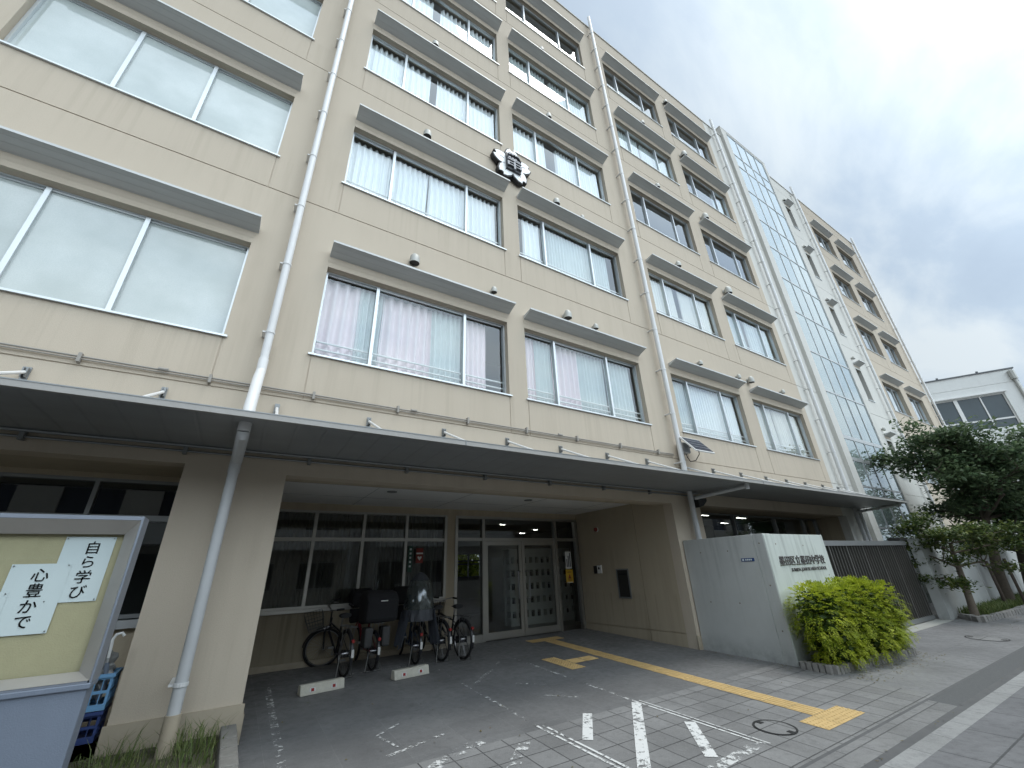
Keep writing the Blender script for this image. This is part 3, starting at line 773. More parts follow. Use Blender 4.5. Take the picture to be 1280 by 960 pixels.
# ------------------------------------------------------------------ porch wall fittings
t_ = thing('alarm_lamp', 'red alarm lamp high on the right wall of the entrance porch', 'alarm', (8.05,8.59,.92))
mb = MB(); mb.tube([(0,0,0),(-.03,0,0)], .06, 16); mb.build('base', M['white'], t_); mb = MB(); mb.tube([(-.03,0,0),(-.07,0,0),(-.10,0,0)], [.055,.05,.02], 16); mb.build('lens', M['redp'], t_, smooth=True)
t_ = thing('intercom', 'intercom with a dark unit and a white unit on the porch wall', 'intercom', (8.05,8.71,-.05))
mb = MB(); mb.box(-.03,-.001,.02,.14,-.09,.09); mb.build('dark_unit', M['black'], t_)
mb = MB(); mb.box(-.035,-.001,-.14,.005,-.09,.10); mb.build('call_unit', M['white'], t_); mb = MB(); mb.tube([(-.036,-.07,.03),(-.042,-.07,.03)], .03, 14); mb.build('speaker', M['black'], t_)
t_ = thing('mail_slot', 'dark framed letter box set in the right porch wall', 'letter box', (8.05,7.87,-.69))
mb = MB(); mb.box(-.02,-.001,-.2,.2,0,.03); mb.box(-.02,-.001,-.2,.2,.61,.64); mb.box(-.02,-.001,-.2,-.17,.03,.61); mb.box(-.02,-.001,.17,.2,.03,.61); mb.build('frame', M['frame_dark'], t_)
mb = MB(); mb.box(-.008,-.001,-.17,.17,.03,.61); mb.build('plate', simple('slot_plate', (.05,.05,.045), .4, .5), t_)
mb = MB(); mb.box(-.014,-.009,-.13,.13,.5,.54); mb.build('slot', M['black'], t_)
def sheet(name, label, cat, x, y, z, w, h, mat, marks=()):
    o = thing(name, label, cat, (x,y,z))
    MB().box(-w/2,w/2,-.003,0,-h/2,h/2).build('sheet', mat, o)
    for (a,b,c,d,m_) in marks: MB().box(a*w/2,b*w/2,-.006,-.0035,c*h/2,d*h/2).build('print', m_, o)
    return o
sheet('poster', 'white notice with bold vertical writing on the glass right of the doors', 'poster', 7.62,9.375,.21,.20,.42,M['white'],[(-.7,-.35,-.8,.1,M['ink']),(-.15,.2,-.8,.5,M['ink']),(.4,.75,-.8,.85,M['ink'])])
o = sheet('poster', 'yellow warning notice under the white one right of the doors', 'poster', 7.62,9.375,-.18,.24,.32,M['yellow'],[(-.6,.6,.55,.65,M['redp']),(-.5,.5,-.55,-.48,M['redp']),(-.5,.5,-.72,-.66,M['redp']),(-.8,.8,-.98,-.88,M['white'])])
mb = MB(); mb.prism([(-.05,-.06),(.05,-.06),(0,.05)], lambda x,z: (x,-.0035,z), lambda x,z: (x,-.006,z)); mb.build('warning_triangle', M['redp'], o)
o = sheet('poster', 'tall green notice strip inside the right pane of the porch window', 'poster', 3.23,9.375,.32,.09,.52,M['greenp'])
for i, ch in enumerate('使用禁止'): pass
for i in range(5): MB().box(-.02,.02,-.006,-.0035,.17-i*.085,.21-i*.085).build('print', M['paper'], o)
o = sheet('sign_plate', 'red and white heart notice beside the green strip in the porch window', 'sign', 3.44,9.375,.38,.16,.30,M['redp'],[(-.95,.95,.2,.4,M['white'])])
mb = MB(); mb.prism([(0,-.10),(.05,-.04),(.035,-.01),(0,-.03),(-.035,-.01),(-.05,-.04)], lambda x,z: (x,-.0035,z), lambda x,z: (x,-.006,z)); mb.build('heart', M['white'], o)

# ------------------------------------------------------------------ emblem
ecx, ecz = 4.12, 9.50
em = thing('school_emblem', 'white cherry blossom school crest with dark block characters between upper windows', 'emblem', (ecx,F,ecz))
def petal(ang, L=.60, Wd=.36, y0=-.20, y1=-.04, sc=1.0):
    pts = [(.10,-.06),(.22,-.5*Wd),(.36,-.56*Wd),(.50,-.42*Wd),(.58,-.20*Wd),(.52,-.03),(.52,.03),(.58,.20*Wd),(.50,.42*Wd),(.36,.56*Wd),(.22,.5*Wd),(.10,.06)]
    ca, sa = math.cos(ang), math.sin(ang)
    return [((x*ca-y*sa)*L/.6*sc, (x*sa+y*ca)*L/.6*sc) for x, y in pts]
eb = MB(); ew = MB()
for k in range(5):
    a = PI/2+k*2*PI/5
    eb.prism(petal(a, .62, .40), lambda x,z: (x,-.14,z), lambda x,z: (x,-.02,z))
    ew.prism(petal(a, .59, .36), lambda x,z: (x,-.155,z), lambda x,z: (x,-.141,z))
    a2 = a+PI/5
    eb.prism([(.30*math.cos(a2-.28),.30*math.sin(a2-.28)),(.46*math.cos(a2),.46*math.sin(a2)),(.30*math.cos(a2+.28),.30*math.sin(a2+.28))], lambda x,z: (x,-.08,z), lambda x,z: (x,-.02,z))
eb.build('petal_side', M['black'], em); ew.build('petal', simple('emblem_white', (.82,.83,.83), .45, 0, .03), em)
sl = MB()
for k in range(5):
    a = PI/2+k*2*PI/5; c, s_ = math.cos(a), math.sin(a)
    sl.prism([(.27*c-.006*s_,.27*s_+.006*c),(.40*c-.010*s_,.40*s_+.010*c),(.40*c+.010*s_,.40*s_-.010*c),(.27*c+.006*s_,.27*s_-.006*c)], lambda x,z: (x,-.158,z), lambda x,z: (x,-.1555,z))
sl.build('petal_vein', M['black'], em)
sm_ = simple('emblem_plate', (.14,.15,.17), .45, .4)
mb = MB(); mb.box(-.215,.215,-.21,-.16,-.28,.28); mb.build('plate', simple('emblem_plate_back', (.03,.03,.035), .5), em)
for ch, z0, hh in (('墨',.0,.27),('中',-.27,.25)):
    o = text_mesh('emblem_character', ch, sm_, .34, em, None, .016, .05)
    me = o.data; xs = [v.co.x for v in me.vertices]; ys = [v.co.y for v in me.vertices]
    for v in me.vertices:
        x = (v.co.x-min(xs))/(max(xs)-min(xs))*.42-.21; z = (v.co.y-min(ys))/(max(ys)-min(ys))*hh+z0; v.co = (x, -.235-v.co.z, z)

# ------------------------------------------------------------------ solar lamp
t_ = thing('solar_panel', 'small tilted solar panel on a grey box under a second floor window', 'solar panel', (8.95,F,2.55))
mb = MB(); mb.box(-.30,-.06,-.20,-.001,-.12,.14); mb.build('battery_box', M['galv'], t_, bevel=.02)
mt = Matrix.Translation((-.10,-.42,.02)) @ Matrix.Rotation(R(50),4,'X')
mb = MB(); mb.mbox((.72,.54,.03), mt); mb.build('panel_frame', M['white'], t_)
mb = MB(); mb.mbox((.66,.48,.006), mt @ Matrix.Translation((0,0,.020))); mb.mbox((.66,.48,.006), mt @ Matrix.Translation((0,0,-.020))); mb.build('cells', M['solar'], t_)
mb = MB()
for i in range(1,4): mb.mbox((.66,.006,.004), mt @ Matrix.Translation((0,-.24+.12*i,.026))); mb.mbox((.66,.006,.004), mt @ Matrix.Translation((0,-.24+.12*i,-.026)))
mb.build('cell_line', M['galv'], t_)
mb = MB(); mb.tube([(-.15,-.15,0),(-.12,-.38,.02)], .02, 8); mb.build('arm', M['galv'], t_)
mb = MB(); mb.tube([(.12,-.30,.02),(.13,-.28,-.14),(.06,-.2,-.28),(-.04,-.12,-.30),(-.10,-.1,-.20),(-.12,-.1,-.11)], .010, 8); mb.build('cable', M['black'], t_, smooth=True)
t_ = thing('security_lamp', 'black security lamp tucked under the canopy beside the right downpipe', 'camera', (8.72,F-.1,1.36))  # black lamp housing, unlit
mb = MB(); mb.box(-.05,.05,-.05,.098,-.02,.06); mb.build('bracket', M['frame_dark'], t_)
mb = MB(); mb.prism([(0,-.02),(.34,.02),(.33,-.05),(.18,-.16),(.02,-.20)], lambda x,z: (x,-.12,z), lambda x,z: (x,.02,z)); mb.build('hood', M['black'], t_, bevel=.01)

# ------------------------------------------------------------------ ground
def sheet_ground(name, x0, x1, y0, y1, mat, dz=0, flat=None, n=1):
    mb = MB()
    z = (lambda y: gz(y)+dz) if flat is None else (lambda y: flat)
    mb.quad((x0,y0,z(y0)),(x1,y0,z(y0)),(x1,y1,z(y1)),(x0,y1,z(y1)))
    return struct(name, mb, mat, fix=False)
GL = gz(2.1)
mb = MB(); mb.quad((-300,-300,GL-.12),(300,-300,GL-.12),(300,300,GL-.12),(-300,300,GL-.12)); struct('ground', mb, M['asphalt'], fix=False)
sheet_ground('sidewalk', -12, 8.05, 2.66, 4.66, M['pave'])
sheet_ground('sidewalk', -12, .36, 4.66, F, M['pave'])
sheet_ground('sidewalk_band', -12, 7.7, 2.36, 2.625, M['pave_edge'])
sheet_ground('joint_strip', -12, 60, 2.625, 2.66, M['gutter'])
sheet_ground('asphalt_patch', 7.7, 60, 2.36, 2.625, M['asphalt'])
sheet_ground('slab_path', 8.05, 60, 2.66, F, M['slabs'])
sheet_ground('gutter', -12, 60, 2.27, 2.36, M['gutter'])
sheet_ground('kerb', -12, 60, 2.10, 2.27, M['kerb_light'])
sheet_ground('road', -60, 90, -5.2, 2.10, M['road_mat'], flat=GL)
sheet_ground('far_sidewalk', -60, 90, -9.3, -5.2, M['slabs'], flat=GL+.02)
mb = MB(); mb.quad((.36,4.66,gz(4.66)),(8.05,4.66,gz(4.66)),(8.05,9.42,gz(9.42)),(.36,9.42,gz(9.42))); struct('porch_floor', mb, M['porchpave'], fix=False)
mb = MB(); mb.quad((11.2,4.36,gz(4.36)+.004),(16.3,4.36,gz(4.36)+.004),(16.3,5.6,gz(5.6)+.004),(11.2,5.6,gz(5.6)+.004)); struct('gate_apron', mb, M['conc_slab'], fix=False)

# tactile paving
tp = MB(); bars = MB(); e = .004
def tq(x0,x1,y0,y1): tp.quad((x0,y0,gz(y0)+e),(x1,y0,gz(y0)+e),(x1,y1,gz(y1)+e),(x0,y1,gz(y1)+e))
def bar(x0,x1,y0,y1):
    z0, z1 = gz(y0)+e+.001, gz(y1)+e+.001; h=.005
    b = len(bars.v); bars.v += [(x0,y0,z0),(x1,y0,z0),(x1,y1,z1),(x0,y1,z1),(x0+.004,y0+.004,z0+h),(x1-.004,y0+.004,z0+h),(x1-.004,y1-.004,z1+h),(x0+.004,y1-.004,z1+h)]
    bars.f.extend([tuple(b+i for i in q) for q in ((4,5,6,7),(0,1,5,4),(1,2,6,5),(2,3,7,6),(3,0,4,7))])
def dots(x0,y0,nx,ny):
    for i in range(nx):
        for j in range(ny): bar(x0+.025+i*.06-.001, x0+.05+i*.06, y0+.025+j*.06, y0+.05+j*.06)
gap=.003
y = 3.18
while y < 8.6:
    y2 = min(y+.30, 8.66); xo = .0 + (y-3.18)*.035
    tq(5.99+xo,6.29+xo,y+gap,y2-gap)
    for i in range(4): bar(5.99+xo+.03+i*.07, 5.99+xo+.055+i*.07, y+.015, y2-.015)
    y += .30
for i in range(3): tq(5.66+.3*i+gap,5.96+.3*i-gap,2.88,3.178); dots(5.66+.3*i,2.88,5,5)
for i in range(3): tq(5.85+.3*i+gap,6.15+.3*i-gap,8.665,8.96); dots(5.85+.3*i,8.66,5,5)
for i in range(3): tq(5.10,5.40,6.40+.3*i+gap,6.70+.3*i-gap); dots(5.10,6.40+.3*i,5,5)
for i in range(2): 
    tq(5.41+.3*i+gap,5.70+.3*i-gap,6.72,7.01)
    for k in range(4): bar(5.42+.3*i,5.69+.3*i,6.75+k*.07,6.775+k*.07)
struct('tactile_paving', tp, M['tactile'], fix=False)
tag(bars.build('tactile_bumps', M['tactile'], fix=False), kind='structure')

# parking lines
def stripe(mb, p, q, w):
    p = Vector(p); q = Vector(q); d = (q-p).normalized(); n = Vector((-d.y,d.x))*w/2
    pts = [p-n, q-n, q+n, p+n]
    mb.quad(*[(a.x,a.y,gz(a.y)+.005) for a in pts])
ln = MB(); lf = MB()
stripe(ln,(4.72,4.75),(4.76,3.12),.028); stripe(ln,(4.79,4.70),(4.83,3.05),.02)
stripe(ln,(3.21,4.75),(3.26,2.9),.03); stripe(ln,(3.28,4.72),(3.33,2.9),.03)
stripe(ln,(3.93,4.72),(3.42,4.14),.11); stripe(ln,(4.70,4.66),(3.38,3.36),.12); stripe(ln,(4.68,3.86),(4.10,3.20),.12)
stripe(ln,(3.9,2.98),(3.42,2.75),.11)
stripe(lf,(4.76,7.7),(4.72,4.75),.045); stripe(lf,(3.28,7.75),(3.21,4.75),.045); stripe(lf,(.78,8.45),(.73,5.2),.08)
stripe(lf,(4.8,3.12),(3.5,3.02),.12); stripe(lf,(3.2,3.0),(.8,2.95),.12); stripe(lf,(4.4,7.6),(3.4,6.6),.06)
stripe(lf,(2.5,4.75),(2.15,4.62),.16); stripe(lf,(2.15,4.65),(1.7,4.35),.13); stripe(lf,(2.3,5.15),(1.6,4.95),.05); stripe(lf,(1.65,5.5),(2.0,5.75),.03); stripe(lf,(1.65,5.5),(1.75,5.1),.03)
stripe(lf,(3.9,5.6),(4.3,5.2),.05); stripe(lf,(3.9,6.3),(4.3,5.9),.04); stripe(lf,(.8,8.4),(3.2,8.3),.05)
stripe(lf,(2.9,4.5),(2.4,4.0),.12); stripe(lf,(2.0,4.0),(1.5,3.5),.12)
struct('parking_lines', ln, M['linepaint'], fix=False); struct('faded_parking_lines', lf, M['linefaint'], fix=False)

# manholes
for i, (x, y, r, lb) in enumerate(((5.28,3.24,.215,'round tile filled manhole cover beside the yellow tactile strip'),(13.6,3.25,.33,'round manhole cover on the path near the right trees'))):
    t_ = thing('manhole_cover', lb, 'manhole cover', (x,y,gz(y)+.004))
    t_.rotation_euler = (math.atan(.035),0,0)
    mb = MB(); n = 48
    for k in range(n):
        a, b = 2*PI*k/n, 2*PI*(k+1)/n
        mb.quad((r*math.cos(a),r*math.sin(a),.004),(r*math.cos(b),r*math.sin(b),.004),((r-.022)*math.cos(b),(r-.022)*math.sin(b),.004),((r-.022)*math.cos(a),(r-.022)*math.sin(a),.004))
    mb.build('rim', M['iron'], t_, fix=False)
    mb = MB(); mb.v = [((r-.023)*math.cos(2*PI*k/n),(r-.023)*math.sin(2*PI*k/n),.001) for k in range(n)]; mb.f = [tuple(range(n))]; mb.build('infill', M['pave'], t_, fix=False)
    mb = MB(); mb.box(-.03,.03,r*.62,r*.88,.0015,.005); mb.box(-.03,.03,-r*.88,-r*.62,.0015,.005); mb.build('lifting_slot', M['iron'], t_)

# ------------------------------------------------------------------ wheel stops
def wheel_stop(x, y, rz, label):
    t_ = thing('wheel_stop', label, 'wheel stop', (x,y,gz(y)), rz, 'concrete wheel stops on the porch floor')
    mb = MB(); mb.prism([(-.075,0),(.075,0),(.055,.125),(-.04,.125)], lambda yy,z: (-.31,yy,z), lambda yy,z: (.31,yy,z))
    mb.build('block', simple('stop_concrete', (.50,.48,.41), .9, var=.25, scale=25, bmp=.6), t_, bevel=.012)
    for sx in (-.15,.15):
        mb = MB(); sl_ = .035/.125
        q = lambda a, z, o: (a, -.075+z*sl_-.002-o, z)
        mb.prism([(-.045,.035),(.045,.035),(.038,.085),(-.038,.085)], lambda a,z: q(a+sx,z,0), lambda a,z: q(a+sx,z,.008)); o = mb.build('reflector', M['whiteref'], t_)
        mb = MB(); mb.prism([(-.02,.042),(.02,.042),(.02,.078),(-.02,.078)], lambda a,z: q(a+sx,z,.009), lambda a,z: q(a+sx,z,.013)); mb.build('lens', M['redref'], o)
wheel_stop(1.42,7.60,R(28)*0+math.atan2(.41,.73)*.35,'concrete wheel stop nearer the left column, two red reflectors')
wheel_stop(2.75,7.62,math.atan2(.41,.73)*.35,'concrete wheel stop in front of the grey covered bicycle')

# ------------------------------------------------------------------ sign wall
SWX, SWY = 8.15, 4.35
sw = thing('sign_wall', 'L shaped bare concrete gate wall bearing the school name', 'wall', (SWX,SWY,gz(SWY)))
so = (SWX,SWY,gz(SWY))
mb = MB(); mb.box(SWX,SWX+.25,SWY+.205,F-.02,-1.75,.462); mb.build('side_panel', M['concrete'], sw, so, bevel=.006)
mb = MB(); mb.box(SWX,SWX+.25,SWY,SWY+.195,-1.75,.462); mb.build('corner_panel', M['concrete'], sw, so, bevel=.006)
mb = MB(); mb.box(SWX+.018,SWX+.24,SWY+.19,SWY+.21,-1.75,.45); mb.build('joint', M['seam'], sw, so)
mb = MB(); mb.box(SWX+.012,10.42,SWY-.012,SWY+.24,-1.75,.455); mb.build('front_panel', M['concrete_lit'], sw, so, bevel=.006)
nm = text_mesh('name_lettering', '墨田区立墨田中学校', M['signtxt'], .17, sw, None, .004, .012)
me = nm.data; xs = [v.co.x for v in me.vertices]; ys = [v.co.y for v in me.vertices]; x0, x1, y0, y1 = min(xs), max(xs), min(ys), max(ys)
for v in me.vertices: v.co = (8.46+(v.co.x-x0)/(x1-x0)*1.73-so[0], SWY-.014-.006-v.co.z-so[1], -.09+(v.co.y-y0)/(y1-y0)*.165-so[2])
nm = text_mesh('name_lettering', 'SUMIDA JUNIOR HIGH SCHOOL', M['signtxt'], .1, sw, None, .004, .008)
me = nm.data; xs = [v.co.x for v in me.vertices]; ys = [v.co.y for v in me.vertices]; x0, x1, y0, y1 = min(xs), max(xs), min(ys), max(ys)
for v in me.vertices: v.co = (8.80+(v.co.x-x0)/(x1-x0)*1.37-so[0], SWY-.014-.004-v.co.z-so[1], -.215+(v.co.y-y0)/(y1-y0)*.075-so[2])
mb = MB()
for (x, z) in ((8.5,.28),(9.5,.25),(9.5,-.55),(10.2,-.3),(8.5,-.6)): mb.tube([(x,SWY-.0125,z),(x,SWY-.0145,z)], .014, 12)
for (y, z) in ((5.7,.2),(5.7,-.7),(5.1,.2),(5.1,-.7),(4.45,.3),(4.45,-.4),(4.45,-1.1)): mb.tube([(SWX-.0005,y,z),(SWX-.0025,y,z)], .013, 12)
mb.build('tie_hole', M['seam'], sw, so)
t_ = thing('address_plate', 'small blue address plate on the concrete gate wall', 'sign', (SWX,4.74,.03))
mb = MB(); mb.box(-.008,-.001,-.125,.125,-.028,.028); mb.build('plate', M['plateblue'], t_)
mb = MB(); mb.box(-.010,-.0085,.068,.105,-.018,.018)
for k in range(4): mb.box(-.010,-.0085,.02-k*.034,.045-k*.034,-.014,.014)
mb.build('lettering', M['paper'], t_)

# ------------------------------------------------------------------ sliding gate
GX0, GX1, GY = 10.45, 16.15, 4.72
gt = thing('sliding_gate', 'long dark metal sliding gate of upright slats', 'gate', (GX0,GY,gz(GY)))
go = (GX0,GY,gz(GY))
mb = MB(); mb.box(GX0,GX1,GY-.05,GY+.05,.26,.37); mb.build('top_rail', M['gatebar'], gt, go)
mb = MB(); mb.box(GX0,GX1,GY-.04,GY+.04,-1.565,-1.47); mb.build('bottom_rail', M['gatebar'], gt, go)
n = 38
for i in range(n):
    x = GX0+.08+(GX1-GX0-.16)*i/(n-1)
    mb = MB(); mb.box(x-.012,x+.012,GY-.028,GY+.028,-1.47,.26) if i % 6 else mb.box(x-.025,x+.025,GY-.035,GY+.035,-1.47,.26)
    mb.build('slat' if i % 6 else 'stile', M['slat'], gt, go)
mb = MB(); mb.box(GX0,GX1,GY+.045,GY+.05,-1.47,.26); mb.build('backing_panel', simple('gate_backing', (.06,.058,.052), .5, .4), gt, go)
t_ = thing('gate_post', 'dark steel gate post with guide roller at the right end of the gate', 'post', (16.22,4.86,-1.6))
mb = MB(); mb.box(-.05,.05,-.05,.05,0,2.02); mb.build('post', M['bronze'], t_); mb = MB(); mb.box(-.45,.12,-.20,.08,1.99,2.06); mb.build('guide', M['bronze'], t_)

# right concrete wall
rw = thing('concrete_wall', 'plain concrete boundary wall to the right of the gate behind the trees', 'wall', (16.3,4.4,-1.6))
mb = MB(); mb.box(16.3,32,4.42,4.66,-1.75,.42); mb.build('panel', M['concrete'], rw, (16.3,4.4,-1.6), bevel=.008)
mb = MB()
for x in (18.4,20.6,22.8,25,27.2): mb.box(x-.006,x+.006,4.416,4.4195,-1.7,.41)
mb.build('joint', M['seam'], rw, (16.3,4.4,-1.6))

# ------------------------------------------------------------------ shrub with kerb
def granite_row(pts, nst, w, h, label, name='planter_kerb'):
    t_ = thing(name, label, 'kerb', (pts[0][0],pts[0][1],gz(pts[0][1]))); o_ = tuple(t_.location)
    tot = sum((Vector(pts[i+1])-Vector(pts[i])).length for i in range(len(pts)-1)); i_ = 0
    for i in range(len(pts)-1):
        p, q = Vector(pts[i]), Vector(pts[i+1]); d = q-p; L = d.length; k = max(1, round(nst*L/tot)); ang = math.atan2(d.y,d.x)
        for j in range(k):
            c = p+d*(j+.5)/k; z = gz(c.y)
            m4 = Matrix.Translation((c.x,c.y,z+h/2-.02)) @ Matrix.Rotation(ang+random.uniform(-.05,.05),4,'Z') @ Matrix.Rotation(random.uniform(-.05,.05),4,'X')
            mb = MB(); mb.mbox((L/k*.84,w*random.uniform(.9,1.05),h*random.uniform(.9,1.1)), m4); mb.build('kerb_stone', M['block'], t_, o_, bevel=.012)
    return t_
granite_row([(8.12,4.28),(8.12,3.82),(10.75,3.60),(10.80,4.28)], 40, .12, .13, 'row of rough grey kerb stones round the lime green shrub')
mb = MB(); mb.quad((8.15,3.85,gz(3.85)+.06),(10.75,3.65,gz(3.65)+.06),(10.75,4.34,gz(4.34)+.06),(8.15,4.34,gz(4.34)+.06)); struct('planter_soil', mb, M['soil'], fix=False)
bs = thing('shrub', 'lime green feathery shrub in front of the concrete name wall', 'shrub', (9.3,3.95,-1.55)); bo = (9.3,3.95,-1.55)
random.seed(11)
inn = MB(); out_ = MB()
lobes = [((8.38,3.90,-.86),(.50,.40,.46)),((9.2,3.9,-.86),(.60,.42,.46)),((9.8,3.88,-.84),(.55,.42,.46)),((10.42,3.84,-.90),(.50,.42,.48)),((8.5,3.90,-1.28),(.36,.36,.28)),((9.6,3.82,-1.2),(1.0,.42,.36)),((10.5,3.85,-1.2),(.42,.36,.32)),((9.95,3.95,-.62),(.32,.3,.22)),((10.35,3.9,-.74),(.35,.28,.25)),((8.7,3.9,-.72),(.3,.28,.22))]
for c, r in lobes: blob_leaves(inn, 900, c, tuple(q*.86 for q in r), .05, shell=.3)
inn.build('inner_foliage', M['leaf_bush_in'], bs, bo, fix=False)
def sprays(mb, cen, rad, n, L, leaf):
    for _ in range(n):
        d = Vector((random.gauss(0,1), random.gauss(0,1), random.gauss(0,1)+.25)); d.normalize()
        k = random.uniform(.80,1.05)
        p = Vector((cen[0]+d.x*rad[0]*k, cen[1]+d.y*rad[1]*k, cen[2]+d.z*rad[2]*k))
        if p.z < -1.52: continue
        t = (d*.9+Vector((random.uniform(-.5,.5),random.uniform(-.5,.5),random.uniform(-.7,.1)))).normalized()
        side = t.cross(Vector((0,0,1)));  side = side.normalized() if side.length > .05 else Vector((1,0,0))
        up = side.cross(t)
        m = 7; LL = L*random.uniform(.6,1.2)
        for i in range(m):
            q = p+t*LL*(i/m)-Vector((0,0,1))*LL*.35*(i/m)**2
            for s_ in (-1,1):
                if random.random() < .12: continue
                a = (t*.75+side*s_*.75+up*random.uniform(-.3,.3)).normalized(); w = up.cross(a).normalized()
                l = leaf*(1.15-.6*i/m)*random.uniform(.7,1.2); w = w*l*.14
                mb.quad(q-w*.3, q+a*l*.5+w, q+a*l, q+a*l*.5-w)
for c, r in lobes: sprays(out_, c, r, int(520*(r[0]*r[2]/.26)**.8), .13, .060)
out_.build('foliage', M['leaf_bush'], bs, bo, fix=False)
mb = MB()
for i in range(9):
    x = 8.5+i*.25; mb.tube([(x,3.95,-1.56),(x+random.uniform(-.1,.1),3.93,-1.2),(x+random.uniform(-.2,.2),3.9,-.9)], [.018,.013,.006], 6)
mb.build('stem', M['bark'], bs, bo)

# ------------------------------------------------------------------ trees
random.seed(5)
def limb(mb, p, d, L, r, depth, tips, bend=.25, kids=(3,4), spread=.7, grav=0):
    pts = [Vector(p)]; dd = Vector(d).normalized(); n = 4
    for i in range(n):
        dd = (dd+Vector((random.uniform(-bend,bend),random.uniform(-bend,bend),random.uniform(-bend,bend)*.6+grav))).normalized()
        pts.append(pts[-1]+dd*L/n)
    mb.tube(pts, [r*(1-.5*i/n) for i in range(n+1)], 8 if r > .03 else 5)
    if depth == 0: tips.append((pts[-1], dd)); tips.append((pts[-2], dd)); return
    for k in range(random.randint(*kids)):
        i = random.randint(2, n); a = Vector((random.uniform(-1,1),random.uniform(-1,1),random.uniform(-.35,.55)))
        limb(mb, pts[i], dd*(1-spread)+a*spread, L*random.uniform(.55,.8), r*.5, depth-1, tips, bend, kids, spread, grav)
def leaf_cluster(mb, c, rad, n, sz, flatten=.5, elong=2.0):
    for _ in range(n):
        d = Vector((random.gauss(0,.5), random.gauss(0,.5), random.gauss(0,.5)*flatten))
        p = Vector(c)+d*rad
        a = Vector((random.uniform(-1,1), random.uniform(-1,1), random.uniform(-.7,.1))).normalized()
        nr = Vector((random.uniform(-.6,.6), random.uniform(-.6,.6), 1)); b = a.cross(nr)
        if b.length < .05: continue
        b.normalize(); s_ = sz*random.uniform(.7,1.25); u = a*s_*elong/2; w = b*s_/2; k = nr.normalized()*s_*.15
        mb.quad(p-u, p-u*.2+w-k, p+u, p-u*.2-w-k)
def make_tree(label, base, trunk_pts, tr, limbs, leafmat, barkmat, nleaf, sz, crad, flat, group=None, depth=2, L=1.1, grav=.05, extra=()):
    t_ = thing('tree', label, 'tree', base, 0, group)
    mb = MB(); mb.tube(trunk_pts, tr, 12); tips = []
    lm = MB()
    for (i, d, LL) in limbs: limb(lm, trunk_pts[i], d, LL, tr[i]*.55, depth, tips, grav=grav)
    mb.build('trunk', barkmat, t_, base, smooth=True); lm.build('limbs', barkmat, t_, base, smooth=True)
    lf_ = MB()
    for (p, d) in tips:
        leaf_cluster(lf_, p, crad, nleaf, sz, flat)
    for (p, rr, nn) in extra: leaf_cluster(lf_, p, rr, nn, sz, flat)
    lf_.build('crown', leafmat, t_, base, fix=False)
    return t_
b = (16.9,4.08,-1.6)
make_tree('small crooked tree with layered yellow green leaves just right of the gate', b,
    [(16.9,4.08,-1.65),(16.98,4.06,-1.2),(17.1,4.05,-.75),(17.22,4.05,-.35),(17.15,4.02,.0),(17.0,3.95,.25)], [.10,.085,.075,.065,.05,.035],
    [(3,(-1,.3,.25),.8),(3,(.6,-.8,.4),.8),(4,(-1,.0,.4),.8),(4,(.3,-1,.2),.9),(5,(-.6,.4,.5),.7),(5,(.2,-1,.3),.9),(2,(-.9,.5,.3),.7),(5,(-1,-.4,.2),.7)],
    M['leaf_small'], M['barkl'], 105, .056, .34, .45, depth=1, grav=.0)
b = (20.8,4.1,-1.6)
def rnd_limbs(n, top, zr=(.1,.9), L=(1.1,1.6), bias=(0,0)):
    o = []
    for k in range(n):
        a = 2*PI*k/n+random.uniform(-.3,.3); o.append((random.randint(2,top),(math.cos(a)+bias[0],math.sin(a)+bias[1],random.uniform(*zr)),random.uniform(*L)))
    return o
make_tree('tall dark leafy street tree with dense crown at the right, nearer the gate', b,
    [(20.8,4.1,-1.65),(20.9,4.05,-.7),(20.95,3.9,.2),(20.9,3.75,1.0),(20.9,3.65,1.8),(20.8,3.55,2.6)], [.17,.14,.125,.10,.07,.04],
    rnd_limbs(15, 5, (-.1,.8), (.85,1.25), (.0,-.2))+[(5,(-.1,-.1,1),.8)],
    M['leaf_big'], M['bark'], 34, .088, .44, .6, 'dark street trees at the right edge', depth=2)
b = (23.6,4.0,-1.6)
make_tree('tall dark leafy street tree behind the first one, cut by the photo edge', b,
    [(23.6,4.0,-1.65),(23.7,3.9,-.8),(23.9,3.8,.0),(24.0,3.5,.7),(24,3.2,1.3),(24,3.0,1.9)], [.18,.15,.13,.10,.07,.04],
    rnd_limbs(14, 5, (-.05,.8), (1.2,1.8), (-.1,-.2)),
    M['leaf_big'], M['bark'], 38, .10, .5, .5, 'dark street trees at the right edge', depth=2)
t_ = thing('tree_stake', 'pair of weathered wooden stakes tied beside the dark tree trunk', 'stake', (19.9,4.0,-1.6))
mb = MB(); mb.tube([(0,0,0),(.0,.0,1.35)], .04, 8); mb.tube([(.6,-.3,0),(.6,-.3,1.4)], .04, 8); mb.build('post', M['stake'], t_)
mb = MB(); mb.tube([(-.15,.07,1.22),(.85,-.4,1.22)], .035, 8); mb.build('crossbar', M['stake'], t_)
kb = granite_row([(16.9,4.36),(16.35,3.86),(19,3.72),(30,3.72)], 60, .14, .15, 'low grey kerb stones edging the tree planter at the right')
mb = MB(); z = gz(3.9)+.07; mb.v = [(16.95,4.42,z),(16.45,3.9,z),(19,3.78,z),(31,3.78,z),(31,4.42,z)]; mb.f = [(0,1,2,3,4)]; struct('tree_planter_soil', mb, M['soil'], fix=False)
gr = MB()
